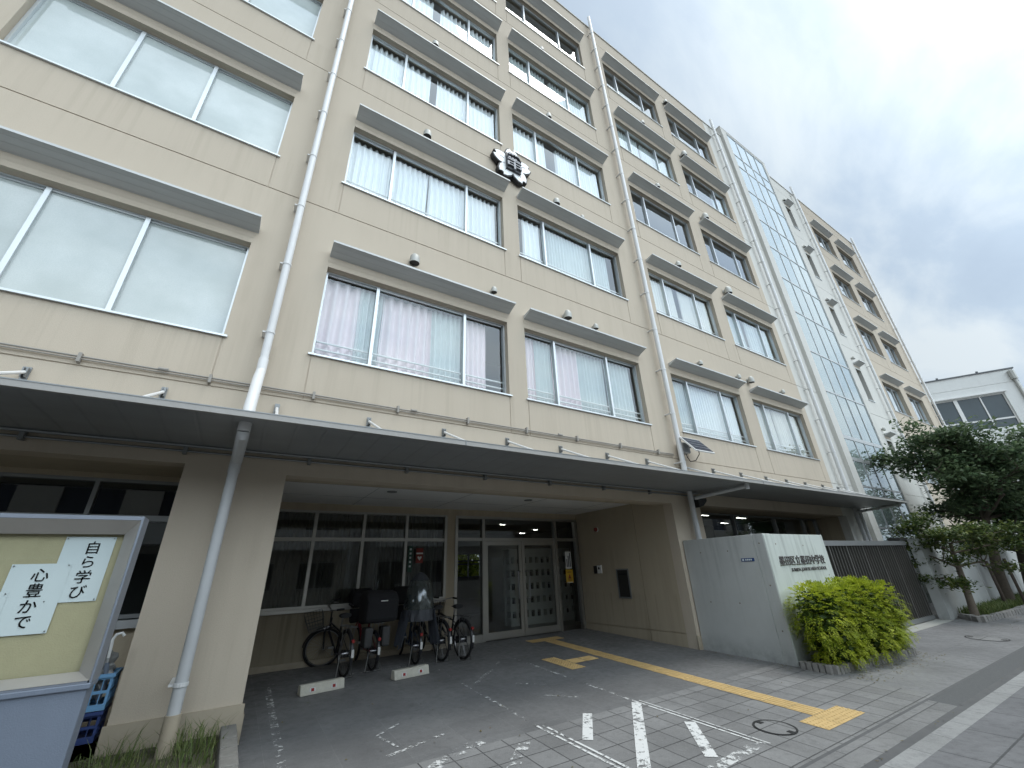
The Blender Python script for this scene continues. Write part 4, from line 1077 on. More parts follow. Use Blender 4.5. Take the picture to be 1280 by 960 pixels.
def blades(mb, n, fx, h, w=.006, lean=.6):
    for _ in range(n):
        x, y, z = fx(); a = random.uniform(0,2*PI); d = Vector((math.cos(a),math.sin(a),0)); s_ = Vector((-d.y,d.x,0))*w*random.uniform(.6,1.3)
        hh = h*random.uniform(.35,1.1); le = lean*random.uniform(.2,1)*hh
        p0 = Vector((x,y,z)); p1 = p0+Vector((0,0,hh*.6))+d*le*.3; p2 = p0+Vector((0,0,hh*.9))+d*le
        mb.quad(p0-s_, p0+s_, p1+s_*.8, p1-s_*.8); mb.quad(p1-s_*.8, p1+s_*.8, p2)
blades(gr, 5000, lambda: (random.uniform(17,26), random.uniform(3.82,4.4), gz(3.9)+.06), .26, .010)
tag(gr.build('grass', M['grass'], fix=False), 'rough grass growing in the tree planter', 'grass', kind='stuff')

# ------------------------------------------------------------------ left planter: kerb, grass, crates
random.seed(3)
t_ = thing('planter_kerb', 'rough stone kerb at the corner of the grassy strip by the left column', 'kerb', (.3,5,gz(5))); o_ = tuple(t_.location)
y = 4.45
while y < 5.95:
    mb = MB(); mb.box(.20,.335,y+.005,y+.245,gz(y)-.1,-1.30+random.uniform(-.012,.012)); mb.build('kerb_stone', M['stone'], t_, o_, bevel=.012); y += .25
for i in range(12):
    mb = MB(); x = .195-.3*i; mb.box(x-.29,x,4.45,4.57,gz(4.4)-.1,-1.36); mb.build('kerb_stone', M['stone'], t_, o_, bevel=.012)
mb = MB(); mb.box(-8,.20,4.57,6.09,-1.9,-1.405); struct('planter_soil', mb, M['soil'])
mb = MB(); mb.box(-8,-.74,6.1,7.02,-1.9,-1.30); struct('planter_ledge', mb, M['base'])
gr = MB()
blades(gr, 3000, lambda: (random.uniform(-2.6,.18), random.uniform(4.6,6.05), -1.41), .07, .0035, .9)
blades(gr, 260, lambda: (random.choice([random.gauss(-.55,.12),random.gauss(-.05,.15),random.gauss(.02,.1)]), random.uniform(5.2,6.0), -1.41), .26, .004, 1.1)
tag(gr.build('grass', M['grass'], fix=False), 'weedy grass growing at the foot of the left column', 'grass', kind='stuff')

fl_ = MB()
def litter(n, fx):
    for _ in range(n):
        x, y = fx(); z = gz(y)+.007+random.random()*.004; a = random.uniform(0, 2*PI); s_ = random.uniform(.008,.022); ca, sa = math.cos(a)*s_, math.sin(a)*s_
        fl_.quad((x-ca,y-sa,z),(x+sa*.5,y-ca*.5,z+random.random()*.006),(x+ca,y+sa,z+random.random()*.008),(x-sa*.5,y+ca*.5,z))
litter(260, lambda: (random.uniform(8.0,11), 3.62-abs(random.gauss(0,.22))))
litter(120, lambda: (random.uniform(15.5,22), 3.6-abs(random.gauss(0,.3))))
litter(60, lambda: (8.10-abs(random.gauss(0,.1)), random.uniform(4.3,6.0)))
litter(70, lambda: (random.uniform(3,20), random.uniform(2.28,2.36)))
litter(60, lambda: (random.uniform(.5,8), random.uniform(2.7,8)))
tag(fl_.build('fallen_leaves', leaf_mat('dry_leaf', (.12,.09,.03), (.16,.15,.05), (.20,.11,.04), .1, 6), fix=False), 'small dry leaves scattered on the paving below the shrub and trees', 'leaves', kind='stuff')
def crate(x, y, z, w, d, h, mat, label):
    t_ = thing('plastic_crate', label, 'crate', (x,y,z), 0, 'plastic crates beside the left column')
    mb = MB(); n = 8
    mb.box(0,w,0,d,0,.012)
    for (yy0,yy1) in ((0,.012),(d-.012,d)):
        mb.box(0,w,yy0,yy1,h-.045,h); mb.box(0,w,yy0,yy1,.0125,.05); mb.box(0,w,yy0+.001,yy1-.001,h*.5-.012,h*.5+.012)
        for i in range(n+1): xx = .006+(w-.012)*i/n; ww = .03 if i in (0,4,8) else .007; mb.box(max(0,xx-ww/2),min(w,xx+ww/2),yy0+.002,yy1-.002,.02,h-.02)
    for (xx0,xx1) in ((0,.012),(w-.012,w)):
        mb.box(xx0,xx1,.0125,d-.0125,h-.045,h); mb.box(xx0,xx1,.0125,d-.0125,.0125,.05); mb.box(xx0+.001,xx1-.001,.0125,d-.0125,h*.5-.012,h*.5+.012)
        for i in range(n+1): yy = .02+(d-.04)*i/n; ww = .03 if i in (0,4,8) else .007; mb.box(xx0+.002,xx1-.002,yy-ww/2,yy+ww/2,.02,h-.02)
    mb.build('basket', mat, t_)
    mb = MB(); mb.box(-.012,w+.012,-.012,-.0005,h-.03,h-.002); mb.box(-.012,-.0005,0,d,h-.03,h-.002); mb.box(w+.0005,w+.012,0,d,h-.03,h-.002); mb.box(-.012,w+.012,d+.0005,d+.012,h-.03,h-.002); mb.build('rim', mat, t_)
    return t_
crate(-1.27,6.14,-1.30,.48,.36,.24,M['cratedk'],'dark crate at the bottom of the stack beside the left column')
crate(-1.27,6.13,-1.055,.49,.37,.29,M['crate'],'light blue crate on top of the stack beside the left column')
t_ = thing('plastic_bag', 'crumpled grey plastic bag of odds and ends in the blue crate', 'bag', (-1.0,6.3,-.98))
bm = bmesh.new(); bmesh.ops.create_icosphere(bm, subdivisions=4, radius=.18)
for v in bm.verts:
    n_ = v.co.normalized(); k = 1+.22*math.sin(n_.x*9+n_.z*5)*math.sin(n_.y*11)+.12*math.sin(n_.z*23+n_.x*17)
    v.co = Vector((v.co.x*1.0, v.co.y*.8, v.co.z*1.3))*k
me = bpy.data.meshes.new('sack'); bm.to_mesh(me); bm.free(); me.materials.append(M['bagplastic']); me.transform(Matrix.Translation((0,0,.2)))
o = bpy.data.objects.new('sack', me); C.objects.link(o); o.parent = t_
t_ = thing('umbrella', 'furled umbrella with a white hooked handle standing in the blue crate', 'umbrella', (-.86,6.22,-1.0))
mb = MB(); mb.tube([(0,0,0),(-.02,0,.36)], .012, 8); mb.build('shaft', M['galv'], t_)
mb = MB(); mb.tube([(-.02,0,.36),(-.025,0,.46),(-.03,0,.52),(-.01,0,.56),(.03,0,.57),(.055,0,.54)], .013, 8); mb.build('handle', M['white'], t_, smooth=True)
mb = MB(); mb.tube([(0,0,.02),(0,0,.15),(-.015,0,.32)], [.02,.035,.018], 10); mb.build('canopy_cloth', M['boardblue'], t_, smooth=True)

# ------------------------------------------------------------------ notice board
BX0, BX1, BY, BZ0, BZ1 = -3.1, -.655, 4.30, -.575, .485
nb = thing('notice_board', 'glass fronted aluminium notice board on a blue grey base at the left', 'notice board', (-1.9,BY,gz(BY))); no = tuple(nb.location)
mb = MB()                                                           # outer trim
mb.box(BX0,BX1,BY+.001,BY+.22,BZ1-.028,BZ1); mb.box(BX1-.014,BX1,BY+.001,BY+.22,BZ0,BZ1-.0285); mb.box(BX0,BX0+.022,BY+.001,BY+.22,BZ0,BZ1-.0285); mb.box(BX0+.023,BX1-.023,BY+.001,BY+.22,BZ0,BZ0+.012)
mb.box(BX0+.022,BX1-.022,BY+.20,BY+.22,BZ0+.012,BZ1-.03)
mb.build('casing', M['boardtrim'], nb, no)
mb = MB()                                                           # mitred bevel frame
ox0, ox1, oz0, oz1 = BX0+.024, BX1-.015, BZ0+.014, BZ1-.030
ix0, ix1, iz0, iz1 = BX0+.12, BX1-.095, BZ0+.062, BZ1-.125
for (a, b, c, d) in (((ox0,oz1),(ox1,oz1),(ix1,iz1),(ix0,iz1)),((ox1,oz1),(ox1,oz0),(ix1,iz0),(ix1,iz1)),((ox1,oz0),(ox0,oz0),(ix0,iz0),(ix1,iz0)),((ox0,oz0),(ox0,oz1),(ix0,iz1),(ix0,iz0))):
    mb.quad((a[0],BY,a[1]),(b[0],BY,b[1]),(c[0],BY+.075,c[1]),(d[0],BY+.075,d[1]))
    mb.quad((d[0],BY+.075,d[1]),(c[0],BY+.075,c[1]),(c[0],BY+.095,c[1]),(d[0],BY+.095,d[1]))
    mb.quad((a[0],BY,a[1]),(b[0],BY,b[1]),(b[0],BY+.1,b[1]),(a[0],BY+.1,a[1]))
mb.build('frame', M['alufat'], nb, no)
mb = MB(); mb.box(ix0-.01,ix1+.01,BY+.115,BY+.13,iz0-.01,iz1+.01); mb.build('cork_panel', M['cork'], nb, no)
MB().quad((ix0,BY+.080,iz0),(ix1,BY+.080,iz0),(ix1,BY+.080,iz1),(ix0,BY+.080,iz1)).build('pane', glass_mat('board_glass', (.92,.95,.94), 1.45, .6), nb, no, fix=False)
mb = MB(); mb.box(BX0+.01,BX1-.012,BY+.01,BY+.20,-1.65,BZ0-.012); mb.box(BX0,BX1,BY-.004,BY+.215,BZ0-.035,BZ0-.001); mb.build('base_panel', M['boardblue'], nb, no, bevel=.006)
py = BY+.113
K = (py-.0)/BY                                                       # papers lie a little behind the frame
def paper(x0, x1, z0, z1, yy, label, chars, cx, czs, size):
    o = thing('paper_sheet', label, 'paper', ((x0+x1)/2, yy, (z0+z1)/2)); oo = tuple(o.location)
    mb = MB(); nx = 6
    for i in range(nx):
        a = x0+(x1-x0)*i/nx; b_ = x0+(x1-x0)*(i+1)/nx
        ya, yb = yy-.002-.003*abs(math.sin(i*1.1)), yy-.002-.003*abs(math.sin((i+1)*1.1))
        mb.quad((a,ya,z0),(b_,yb,z0),(b_,yb,z1),(a,ya,z1))
    mb.build('sheet', M['paper'], o, oo, fix=False)
    mb = MB()
    for (a, b_) in ((x0+.012,z1-.012),(x1-.012,z1-.012),(x1-.012,z0+.012),(x0+.012,z0+.012)): mb.tube([(a,yy-.004,b_),(a,yy-.010,b_)], .004, 8)
    mb.build('pin', M['chrome'], o, oo)
    for ch, cz in zip(chars, czs):
        t = text_mesh('character', ch, M['ink'], size, o, None, .006, .001)
        me = t.data; xs = [v.co.x for v in me.vertices]; ys = [v.co.y for v in me.vertices]; mx_ = (max(xs)+min(xs))/2; my = (max(ys)+min(ys))/2
        for v in me.vertices: v.co = (v.co.x-mx_+cx-oo[0], yy-.0065-oo[1], (v.co.y-my)+cz-oo[2])
paper(-1.045*K,-.775*K,-.085*K,.335*K,py,'white paper with four brush characters, top right of the notice board','自ら学び',-.885*K,[.262*K,.168*K,.072*K,-.022*K],.092)
paper(-1.255*K,-.965*K,-.262*K,.160*K,py-.004,'white paper with four characters, second from the right on the notice board','心豊かで',-1.10*K,[.090*K,-.002*K,-.098*K,-.190*K],.092)
paper(-1.50*K,-1.215*K,-.43*K,-.005*K,py-.008,'blank white paper cut off at the left photo edge','',0,[],.09)

# ------------------------------------------------------------------ bicycles
def bicycle(label, x, y, rz, frame=M['bikeblack'], steer=0, basket=False, seat=None, rr=.33, low=False, wb=1.10, rack=True, bags=False, front_seat=False, lean=0):
    o = thing('bicycle', label, 'bicycle', (x,y,gz(y)), rz, 'bicycles parked in the dark porch')   # +X is forward, rear axle at x=0
    o.rotation_euler = (lean, 0, rz)
    def wheel(parent, cx, T):
        w = MB(); w.ring((cx,0,rr), 'y', rr-.02, .020, 36, 8)
        for i, v in enumerate(w.v): w.v[i] = tuple(T @ Vector(v))
        wo = w.build('wheel', M['tyre'], parent, smooth=True)
        r2 = MB(); r2.ring((cx,0,rr), 'y', rr-.045, .010, 36, 6)
        for i, v in enumerate(r2.v): r2.v[i] = tuple(T @ Vector(v))
        r2.build('rim', M['chrome'], wo, smooth=True)
        s_ = MB()
        for k in range(28):
            a = 2*PI*k/28; s2 = .03 if k % 2 else -.03
            s_.tube([(cx+.02*math.cos(a+.9),s2,rr+.02*math.sin(a+.9)),(cx+(rr-.05)*math.cos(a),0,rr+(rr-.05)*math.sin(a))], .0014, 4, caps=False)
        s_.tube([(cx,-.05,rr),(cx,.05,rr)], .02, 10)
        for i, v in enumerate(s_.v): s_.v[i] = tuple(T @ Vector(v))
        s_.build('spokes', M['chrome'], wo)
    I = Matrix.Identity(4)
    hx, hz = wb-.16, .78                                            # head tube top
    pv = Vector((wb-.06,0,.40)); ax = Vector((-.10,0,.38)).normalized()
    T = Matrix.Translation(Vector((wb-.05,0,rr))) @ Matrix.Rotation(steer, 4, ax) @ Matrix.Translation(-Vector((wb-.05,0,rr)))
    wheel(o, 0, I); wheel(o, wb, T)
    f = MB(); bb = (.46,0,.28)
    sz = .72
    if low: f.tube([bb,(.62,0,.30),(.80,0,.46),(hx+.03,0,.66)], .024, 10)
    else: f.tube([bb,(hx+.05,0,.58)], .020, 10); f.tube([(.36,0,.62),(hx+.01,0,.72)], .016, 10)
    f.tube([bb,(.33,0,sz)], .017, 10); f.tube([(hx+.06,0,.56),(hx,0,.80)], .022, 10)
    for s_ in (-1,1):
        f.tube([(0,s_*.06,rr),(.46,s_*.03,.28)], .010, 8); f.tube([(0,s_*.06,rr),(.36,s_*.02,.60)], .009, 8)
    f.build('frame', frame, o, smooth=True)
    k_ = MB()
    for s_ in (-1,1): k_.tube([(wb,s_*.055,rr),(wb-.04,s_*.055,.58),(wb-.085,s_*.015,.68)], .011, 8)
    k_.tube([(hx+.02,0,.72),(hx-.03,0,.93)], .014, 10)
    for i, v in enumerate(k_.v): k_.v[i] = tuple(T @ Vector(v))
    k_.build('fork', frame, o, smooth=True)
    h = MB(); h.tube([(hx-.20,-.29,.99),(hx-.05,-.25,1.0),(hx+.02,-.12,.97),(hx-.02,0,.94),(hx+.02,.12,.97),(hx-.05,.25,1.0),(hx-.20,.29,.99)], .011, 10)
    for s_ in (-1,1): h.tube([(hx-.16,s_*.20,.965),(hx-.06,s_*.24,.985)], .006, 6)
    for i, v in enumerate(h.v): h.v[i] = tuple(T @ Vector(v))
    ho = h.build('handlebar', M['chrome'], o, smooth=True)
    g_ = MB()
    for s_ in (-1,1): g_.tube([(hx-.21,s_*.292,.99),(hx-.08,s_*.262,1.0)], .017, 10)
    for i, v in enumerate(g_.v): g_.v[i] = tuple(T @ Vector(v))
    g_.build('grip', M['black'], ho, smooth=True)
    # saddle
    s1 = MB(); s1.tube([(.33,0,sz),(.29,0,.84)], .012, 8); s1.build('seat_post', M['chrome'], o, smooth=True)
    s2 = MB(); n = 12
    prof = [(.14,.085),(.16,.10),(.22,.10),(.30,.06),(.38,.025),(.42,.018)]
    s2.tube([(x0_,0,.865+.01*math.sin(x0_*9)) for x0_, _ in prof], [w_ for _, w_ in prof], 14)
    s2.v = [(a, b_, .865+(c-.865)*.42) for a, b_, c in s2.v]; s2.build('saddle', M['black'], o, smooth=True)
    # mudguards
    def guard(cx, a0, a1, T, name):
        m_ = MB(); n = 20; base = 0
        for i in range(n+1):
            a = a0+(a1-a0)*i/n
            for (yy, rd) in ((-.030,rr+.012),(-.016,rr+.026),(.016,rr+.026),(.030,rr+.012)):
                m_.v.append(tuple(T @ Vector((cx+rd*math.cos(a), yy, rr+rd*math.sin(a)))))
        for i in range(n):
            for k in range(3): m_.f.append((i*4+k,(i+1)*4+k,(i+1)*4+k+1,i*4+k+1))
        m_.build(name, M['bikeblack'] if frame is not M['bikeblack'] else M['bikeblack'], o, smooth=True, fix=False)
    guard(0, R(20), R(200), I, 'mudguard'); guard(wb, R(20), R(165), T, 'mudguard')
    c_ = MB(); c_.prism([(-.05,rr-.05),(-.05,rr+.05),(.40,.34),(.52,.36),(.56,.28),(.50,.20),(.38,.22)], lambda a,z: (a,-.065,z), lambda a,z: (a,-.050,z)); c_.build('chain_guard', M['bikeblack'], o, bevel=.004)
    p_ = MB(); p_.tube([(.46,-.09,.28),(.46,-.09,.28),(.56,-.10,.16)], .008, 6); p_.tube([(.46,.07,.28),(.36,.08,.40)], .008, 6); p_.box(.52,.60,-.20,-.11,.145,.17); p_.box(.32,.40,.09,.18,.385,.41); p_.tube([(.46,-.09,.28),(.46,.07,.28)], .012, 8); p_.build('crank', M['chrome'], o)
    st = MB(); 
    for s_ in (-1,1): st.tube([(0,s_*.07,rr),(-.08,s_*.13,.01)], .009, 8)
    st.tube([(-.08,-.13,.012),(-.08,.13,.012)], .008, 8); st.build('kickstand', M['bronze'], o, smooth=True)
    # lights
    rl = MB(); rl.tube([(-rr*.92-.02,0,rr+.20),(-rr*.92-.05,0,rr+.20)], .026, 12); rl.build('rear_reflector', M['redref'], o)
    wl = MB(); wl.box(-rr*1.03-.035,-rr*1.03-.028,-.02,.02,rr-.02,rr+.09); wl.build('reflector_strip', M['whiteref'], o)
    fl = MB(); fl.tube([(wb-.12,.0,.66),(wb-.03,0,.65)], [.02,.035], 12)
    for i, v in enumerate(fl.v): fl.v[i] = tuple(T @ Vector(v))
    fl.build('headlight', M['chrome'], o, smooth=True)
    if rack:
        r_ = MB()
        for s_ in (-.06,0,.06): r_.tube([(-.30,s_,.72),(.22,s_,.72)], .006, 6)
        for xx in (-.30,-.1,.1,.22): r_.tube([(xx,-.065,.72),(xx,.065,.72)], .006, 6)
        for s_ in (-1,1): r_.tube([(0,s_*.075,rr),(-.18,s_*.065,.72)], .006, 6); r_.tube([(0,s_*.075,rr),(.02,s_*.065,.72)], .006, 6)
        r_.build('rack', M['chrome'], o, smooth=True)
    if basket:
        b_ = MB(); x0_, z0_ = wb-.02, .70; d = .24
        for (zz, gr_) in ((0,.0),(.06,.012),(.12,.024),(.18,.036),(.24,.05)):
            hw = .13+gr_; b_.tube([(x0_-gr_*.3,-hw,z0_+zz),(x0_+d+gr_,-hw,z0_+zz),(x0_+d+gr_,hw,z0_+zz),(x0_-gr_*.3,hw,z0_+zz),(x0_-gr_*.3,-hw,z0_+zz)], .004, 5)
        for i in range(9):
            t = -1+i/4; b_.tube([(x0_+d,t*.13,z0_),(x0_+d+.05,t*.18,z0_+.24)], .003, 4); b_.tube([(x0_,t*.13,z0_),(x0_-.015,t*.18,z0_+.24)], .003, 4); b_.tube([(x0_,t*.13,z0_),(x0_+d,t*.13,z0_)], .003, 4)
        for i in range(7):
            t = i/6
            for s_ in (-1,1): b_.tube([(x0_+t*d,s_*.13,z0_),(x0_-.015+t*(d+.065),s_*.18,z0_+.24)], .003, 4)
        for i, v in enumerate(b_.v): b_.v[i] = tuple(T @ Vector(v))
        b_.build('basket', M['bronze'], o)
    if seat == 'cover':                                             # boxy black covered child seat on the rack
        s_ = MB(); s_.prism([(-.36,.74),(.14,.70),(.16,1.14),(.02,1.24),(-.30,1.20),(-.40,1.06)], lambda a,z: (a,-.28,z), lambda a,z: (a,.28,z)); so_ = s_.build('child_seat', M['blacksat'], o, bevel=.06)
        l_ = MB(); l_.box(-.412,-.404,-.06,.06,1.06,1.075); l_.build('logo_label', M['whiteref'], so_)
        k2 = MB(); k2.box(-.20,.05,-.22,-.08,.36,.66); k2.box(-.20,.05,.08,.22,.36,.66); k2.build('foot_guard', simple('foot_guard_grey', (.045,.045,.045), .6), so_, bevel=.03)
    if seat == 'rain':                                              # tall hooded child seat with a clear vinyl rain cover
        s_ = MB(); s_.prism([(-.26,.74),(.14,.74),(.18,1.28),(.04,1.38),(-.10,1.30),(-.16,1.02),(-.30,.90)], lambda a,z: (a,-.17,z), lambda a,z: (a,.17,z)); so_ = s_.build('child_seat', M['blacksat'], o, bevel=.05)
        def shell(y_s, grow, z0s, z1s, name, mat, a0=0, a1=2*PI, parent=so_, wr=.04):
            m_ = MB(); nz, na = 14, 40
            for i in range(nz+1):
                z = z0s+(z1s-z0s)*i/nz; t = min(1,(z-.70)/.80); rx = .31*math.sqrt(max(0,1-t**2.4))*grow; ry = .30*math.sqrt(max(0,1-t**1.7))*(1-.12*(1-t))*y_s
                for k in range(na):
                    a = a0+(a1-a0)*k/na; w = 1+wr*math.sin(a*9+t*5)+wr*.7*math.sin(a*17-t*9)
                    m_.v.append((-.06+rx*math.cos(a)*w, ry*math.sin(a)*w, z))
            for i in range(nz):
                for k in range(na if a1-a0 > 6 else na-1): m_.f.append((i*na+k,i*na+(k+1)%na,(i+1)*na+(k+1)%na,(i+1)*na+k))
            m_.build(name, mat, parent, smooth=True, fix=False)
        shell(1, 1.05, .78, 1.495, 'rain_cover', M['plastic_clear'])
        clr = simple('cover_cloth_grey', (.06,.065,.075), .6)
        shell(1.04, 1.09, 1.36, 1.499, 'cover_top', clr)
        shell(1.04, 1.07, .70, .88, 'cover_band', clr)
        for s_ in (-1,1):
            m_ = MB(); nn = 14
            for i in range(nn+1):
                a = -.30+.50*i/nn
                for (zz, off) in ((.86,.235),(.64,.27),(.44,.31),(.30,.34)):
                    m_.v.append((a, s_*(off+.025*math.sin(i*1.3+zz*4)), zz+.03*math.sin(i*.9)))
            for i in range(nn):
                for k in range(3): m_.f.append((i*4+k,(i+1)*4+k,(i+1)*4+k+1,i*4+k+1))
            m_.build('cover_skirt', simple('skirt_grey', (.085,.095,.115), .6), so_, smooth=True, fix=False)
    if front_seat:
        s_ = MB(); s_.prism([(hx-.08,.92),(hx+.22,.90),(hx+.26,1.18),(hx+.10,1.26),(hx-.10,1.16)], lambda a,z: (a,-.21,z), lambda a,z: (a,.21,z)); s_.build('front_child_seat', M['blacksat'], o, bevel=.05)
    if bags:
        s_ = MB(); s_.prism([(hx+.10,.62),(hx+.42,.64),(hx+.44,.98),(hx+.06,.98)], lambda a,z: (a,-.20,z), lambda a,z: (a,.20,z)); s_.build('front_basket_cover', M['blacksat'], o, bevel=.05)
    return o
UP = R(90)
bicycle('slim black bicycle with a wire basket and turned front wheel, leftmost in the porch', 1.82,8.20,UP+R(6),steer=R(82),basket=True,rack=True)
bicycle('bicycle with red rear end and a boxy black covered child seat', 2.32,8.36,UP+R(2),frame=M['bikered'],low=True,seat='cover',bags=True,front_seat=True,rr=.29)
bicycle('bicycle with a clear rain cover over its tall child seat and grey skirts', 3.08,8.34,UP-R(3),frame=M['bikeblue'],low=True,seat='rain',front_seat=True,bags=True,rr=.29)
bicycle('black bicycle with black front basket cover just right of the clear covered child seat', 3.55,8.28,UP+R(4),steer=R(10),bags=True,rr=.33)
bicycle('black bicycle with a basket at the far right, nearest the entrance doors', 3.93,8.16,UP+R(6),steer=R(-8),basket=True,rr=.33)

# ------------------------------------------------------------------ white building at the right rear
d1 = Vector((-.512,.859,0)); d2 = Vector((.859,.512,0)); cor = Vector((49.9,3.45,0))
wbt = thing('white_building', 'white building with a dark window band rising behind the street trees', 'building', (49.9,3.45,-1.8)); wo_ = (49.9,3.45,-1.8)
H = 13.3
fm = lambda a, z, d: tuple(cor+d1*a+d2*d+Vector((0,0,z)))
wa = (1.15,7.3)
mb = MB(); ZL = []
rows = [(8.75,11.5),(4.9,7.5)]
def wfn(a, z):
    for z0, z1 in rows:
        if z0 < z < z1 and wa[0] < a < wa[1]: return None
    for j in (12.25,8.0,4.2):
        if abs(z-j) < .03: return .03
    return 0
wallgrid(mb, [0,wa[0],wa[1],16], [-1.8,4.17,4.23,4.9,7.5,7.97,8.03,8.75,11.5,12.22,12.28,H], wfn, fm, hole=.25)
for (p, q) in (((0,0),(0,10)),((16,0),(16,10)),((0,10),(16,10))):
    A = cor+d1*p[0]+d2*p[1]; B = cor+d1*q[0]+d2*q[1]; mb.quad((A.x,A.y,-1.8),(B.x,B.y,-1.8),(B.x,B.y,H),(A.x,A.y,H))
mb.quad(*[tuple(cor+d1*a+d2*d+Vector((0,0,H-.02))) for a, d in ((0,0),(16,0),(16,10),(0,10))])
mb.build('wall', M['wb'], wbt, wo_)
def obx(mb, a0,a1,d0,d1_,z0,z1):
    vs = [fm(a,z,d) for z in (z0,z1) for a,d in ((a0,d0),(a1,d0),(a1,d1_),(a0,d1_))]; n = len(mb.v); mb.v += vs
    mb.f += [tuple(n+i for i in q) for q in ((0,3,2,1),(4,5,6,7),(0,1,5,4),(1,2,6,5),(2,3,7,6),(3,0,4,7))]
mb = MB(); obx(mb,-.08,16.05,-.08,.12,H,H+.10); 
for a in (2,4.5,7): obx(mb,a,a+.12,-.12,-.02,H+.10,H+.22)
mb.build('roof_edge', M['roofgrey'], wbt, wo_)
for z0, z1 in rows:
    mb = MB(); obx(mb,wa[0],wa[1],.12,.2,z1-.07,z1); obx(mb,wa[0],wa[1],.12,.2,z0,z0+.07); zt = z0+(z1-z0)*.27; obx(mb,wa[0]+.1,wa[1]-.1,.12,.2,zt-.06,zt+.06)
    for a in (wa[0]+.05,2.6,4.1,5.7,wa[1]-.05): obx(mb,a-(.12 if a==4.1 else .04),a+(.12 if a==4.1 else .04),.11,.21,z0+.07,z1-.07)
    wn = mb.build('window', M['white'], wbt, wo_)
    mb = MB(); mb.quad(fm(wa[0],z0,.17),fm(wa[1],z0,.17),fm(wa[1],z1,.17),fm(wa[0],z1,.17)); mb.build('pane', simple('far_glass', (.06,.08,.09), .25, 0, .3, .5), wn, wo_, fix=False)
    mb = MB(); obx(mb,wa[0]-.15,wa[1]+.1,-.12,.0,z1+.06,z1+.16); mb.build('ledge', M['white'], wn, wo_)
mb = MB(); mb.tube([fm(.22,-1.7,-.10),fm(.22,H-.6,-.10)], .09, 10); mb.tube([fm(.22,H-.9,-.12),fm(.22,H-.2,-.12)], .2, 8); mb.build('downpipe', M['vent'], wbt, wo_)

# ------------------------------------------------------------------ across the street (reflected in the glass)
def block(x0, x1, yf, H_, mat, label, nx, nf, balc):
    t_ = thing('apartment_building', label, 'building', ((x0+x1)/2,yf,GL)); oo = tuple(t_.location)
    rev = lambda a, z, d: (a, yf-d, z)
    dx = (x1-x0)/nx; fh = (H_-GL-.6)/nf
    As = [x0,x1]; Zs = [GL,H_]; hs = []
    for i in range(nx): As += [x0+dx*i+dx*.2, x0+dx*i+dx*.8]
    for j in range(nf): Zs += [GL+.2+fh*j+.9, GL+.2+fh*j+2.4]
    def fn(a, z):
        return None if any(x0+dx*i+dx*.2 < a < x0+dx*i+dx*.8 for i in range(nx)) and any(GL+.2+fh*j+.9 < z < GL+.2+fh*j+2.4 for j in range(nf)) else 0
    mb = MB(); wallgrid(mb, As, Zs, fn, rev, hole=.2)
    mb.quad((x0,yf,GL),(x0,yf-8,GL),(x0,yf-8,H_),(x0,yf,H_)); mb.quad((x1,yf,GL),(x1,yf-8,GL),(x1,yf-8,H_),(x1,yf,H_)); mb.quad((x0,yf,H_),(x1,yf,H_),(x1,yf-8,H_),(x0,yf-8,H_))
    mb.build('wall', mat, t_, oo)
    for i in range(nx):
        for j in range(nf):
            a0, a1, z0, z1 = x0+dx*i+dx*.2, x0+dx*i+dx*.8, GL+.2+fh*j+.9, GL+.2+fh*j+2.4
            mb = MB(); mb.box(a0,a1,yf-.2,yf-.15,z0,z0+.06); mb.box(a0,a1,yf-.2,yf-.15,z1-.06,z1); mb.box((a0+a1)/2-.03,(a0+a1)/2+.03,yf-.2,yf-.15,z0,z1); w_ = mb.build('window', M['alu'], t_, oo)
            MB().quad((a0,yf-.18,z0),(a1,yf-.18,z0),(a1,yf-.18,z1),(a0,yf-.18,z1)).build('pane', M['solar'], w_, oo, fix=False)
    if balc:
        for j in range(1, nf):
            z = GL+.2+fh*j; mb = MB(); mb.box(x0+.3,x1-.3,yf+.002,yf+1.1,z,z+.15); mb.box(x0+.3,x1-.3,yf+1.02,yf+1.1,z+.16,z+1.1); mb.build('balcony', M['white'], t_, oo)
block(-14, 6, -10.5, 5.0, M['opp'], 'dim beige apartment block across the street, seen only as a reflection on the left', 6, 2, True)
block(7.5, 22, -10.8, 8.6, M['opp2'], 'grey apartment block with balconies, reflected in the second floor windows', 5, 3, True)
block(24, 44, -10.5, 5.6, M['opp'], 'low tan block across the street, reflected at the foot of the stair tower', 6, 2, False)

# ------------------------------------------------------------------ sky, sun, camera
sun_dir = Vector((.45,-.42,1.55)).normalized()
elev = math.asin(sun_dir.z); az = math.atan2(sun_dir.x, sun_dir.y)
w = bpy.data.worlds.new('World'); S.world = w; w.use_nodes = True
nt = w.node_tree; bg = nt.nodes['Background']
sky = nt.nodes.new('ShaderNodeTexSky'); sky.sky_type = 'NISHITA'; sky.sun_disc = False
sky.sun_elevation = elev; sky.sun_rotation = az; sky.air_density = 1.2; sky.dust_density = 2.0
tc = nt.nodes.new('ShaderNodeTexCoord'); gen = tc.outputs['Generated']
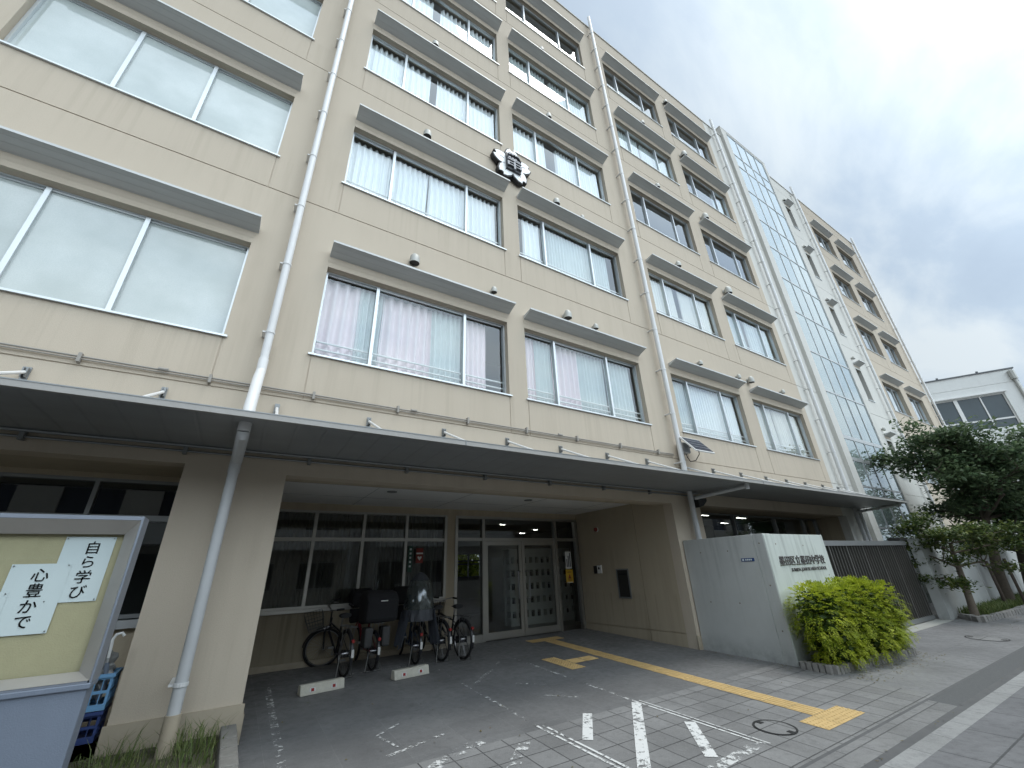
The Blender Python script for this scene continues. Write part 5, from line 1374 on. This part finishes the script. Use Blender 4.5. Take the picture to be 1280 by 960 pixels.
# project direction on a cloud plane
sep = nt.nodes.new('ShaderNodeSeparateXYZ'); nt.links.new(gen, sep.inputs[0])
zc = mth(nt, 'MAXIMUM', mth(nt, 'ADD', sep.outputs[2], .18), .05)
cmb = nt.nodes.new('ShaderNodeCombineXYZ'); nt.links.new(mth(nt,'DIVIDE',sep.outputs[0],zc), cmb.inputs[0]); nt.links.new(mth(nt,'DIVIDE',sep.outputs[1],zc), cmb.inputs[1])
cv = mapping(nt, cmb.outputs[0], (1.0,1.7,1), (3.1,.4,0), (0,0,R(25)))
n1 = noise(nt, cv, 1.5, 7, .55, .35); n2 = noise(nt, cv, .55, 3, .5, .2)
mixn = mth(nt, 'ADD', mth(nt,'MULTIPLY',n1,.62), mth(nt,'MULTIPLY',n2,.38))
cover = ramp(nt, mixn, [(.34, .72), (.52, 1.0)])
ccol = mixc(nt, ramp(nt, mixn, [(.43,0),(.56,1)]), (6.5,7.9,9.4), (8.6,9.6,10.3))
full = mixc(nt, cover, sky.outputs[0], ccol)
# added bright sky behind the camera, off the sun, to light the facade
dp = nt.nodes.new('ShaderNodeVectorMath'); dp.operation = 'DOT_PRODUCT'; nt.links.new(gen, dp.inputs[0]); dp.inputs[1].default_value = Vector((.18,-.84,.50)).normalized()
glow = mth(nt, 'ADD', 1.0, mth(nt, 'MULTIPLY', mth(nt, 'POWER', mth(nt, 'MAXIMUM', dp.outputs['Value'], 0.0), 2.8), 3.5))
full = mixc(nt, 1.0, full, glow, 'MULTIPLY')
nt.links.new(full, bg.inputs[0]); bg.inputs[1].default_value = .082
sl = bpy.data.lights.new('sun', 'SUN'); sl.energy = 1.3; sl.angle = R(20); sl.color = (1,.96,.90)
so_ = bpy.data.objects.new('sun', sl); C.objects.link(so_); so_.rotation_euler = sun_dir.to_track_quat('Z','Y').to_euler(); so_.location = (0,-20,30)

cam = bpy.data.cameras.new('camera'); co = bpy.data.objects.new('camera', cam); C.objects.link(co); S.camera = co
cam.sensor_width = 36; cam.sensor_fit = 'HORIZONTAL'; cam.lens = 36*510.9615/1280; cam.clip_end = 2000; cam.clip_start = .05
yw, pt, rl = .572677749,.428535414,-.0396828059
fwd = Vector((math.sin(yw)*math.cos(pt), math.cos(yw)*math.cos(pt), math.sin(pt))); rgt = Vector((math.cos(yw),-math.sin(yw),0)); up = rgt.cross(fwd)
r2 = rgt*math.cos(rl)+up*math.sin(rl); u2 = -rgt*math.sin(rl)+up*math.cos(rl)
co.matrix_world = Matrix(((r2.x,u2.x,-fwd.x,0),(r2.y,u2.y,-fwd.y,0),(r2.z,u2.z,-fwd.z,0),(0,0,0,1)))
S.view_settings.view_transform = 'Standard'; S.view_settings.look = 'None'; S.view_settings.exposure = 0; S.view_settings.gamma = 1
S.render.engine = 'CYCLES'; S.cycles.max_bounces = 8; S.cycles.transparent_max_bounces = 16; S.cycles.caustics_reflective = False; S.cycles.caustics_refractive = False
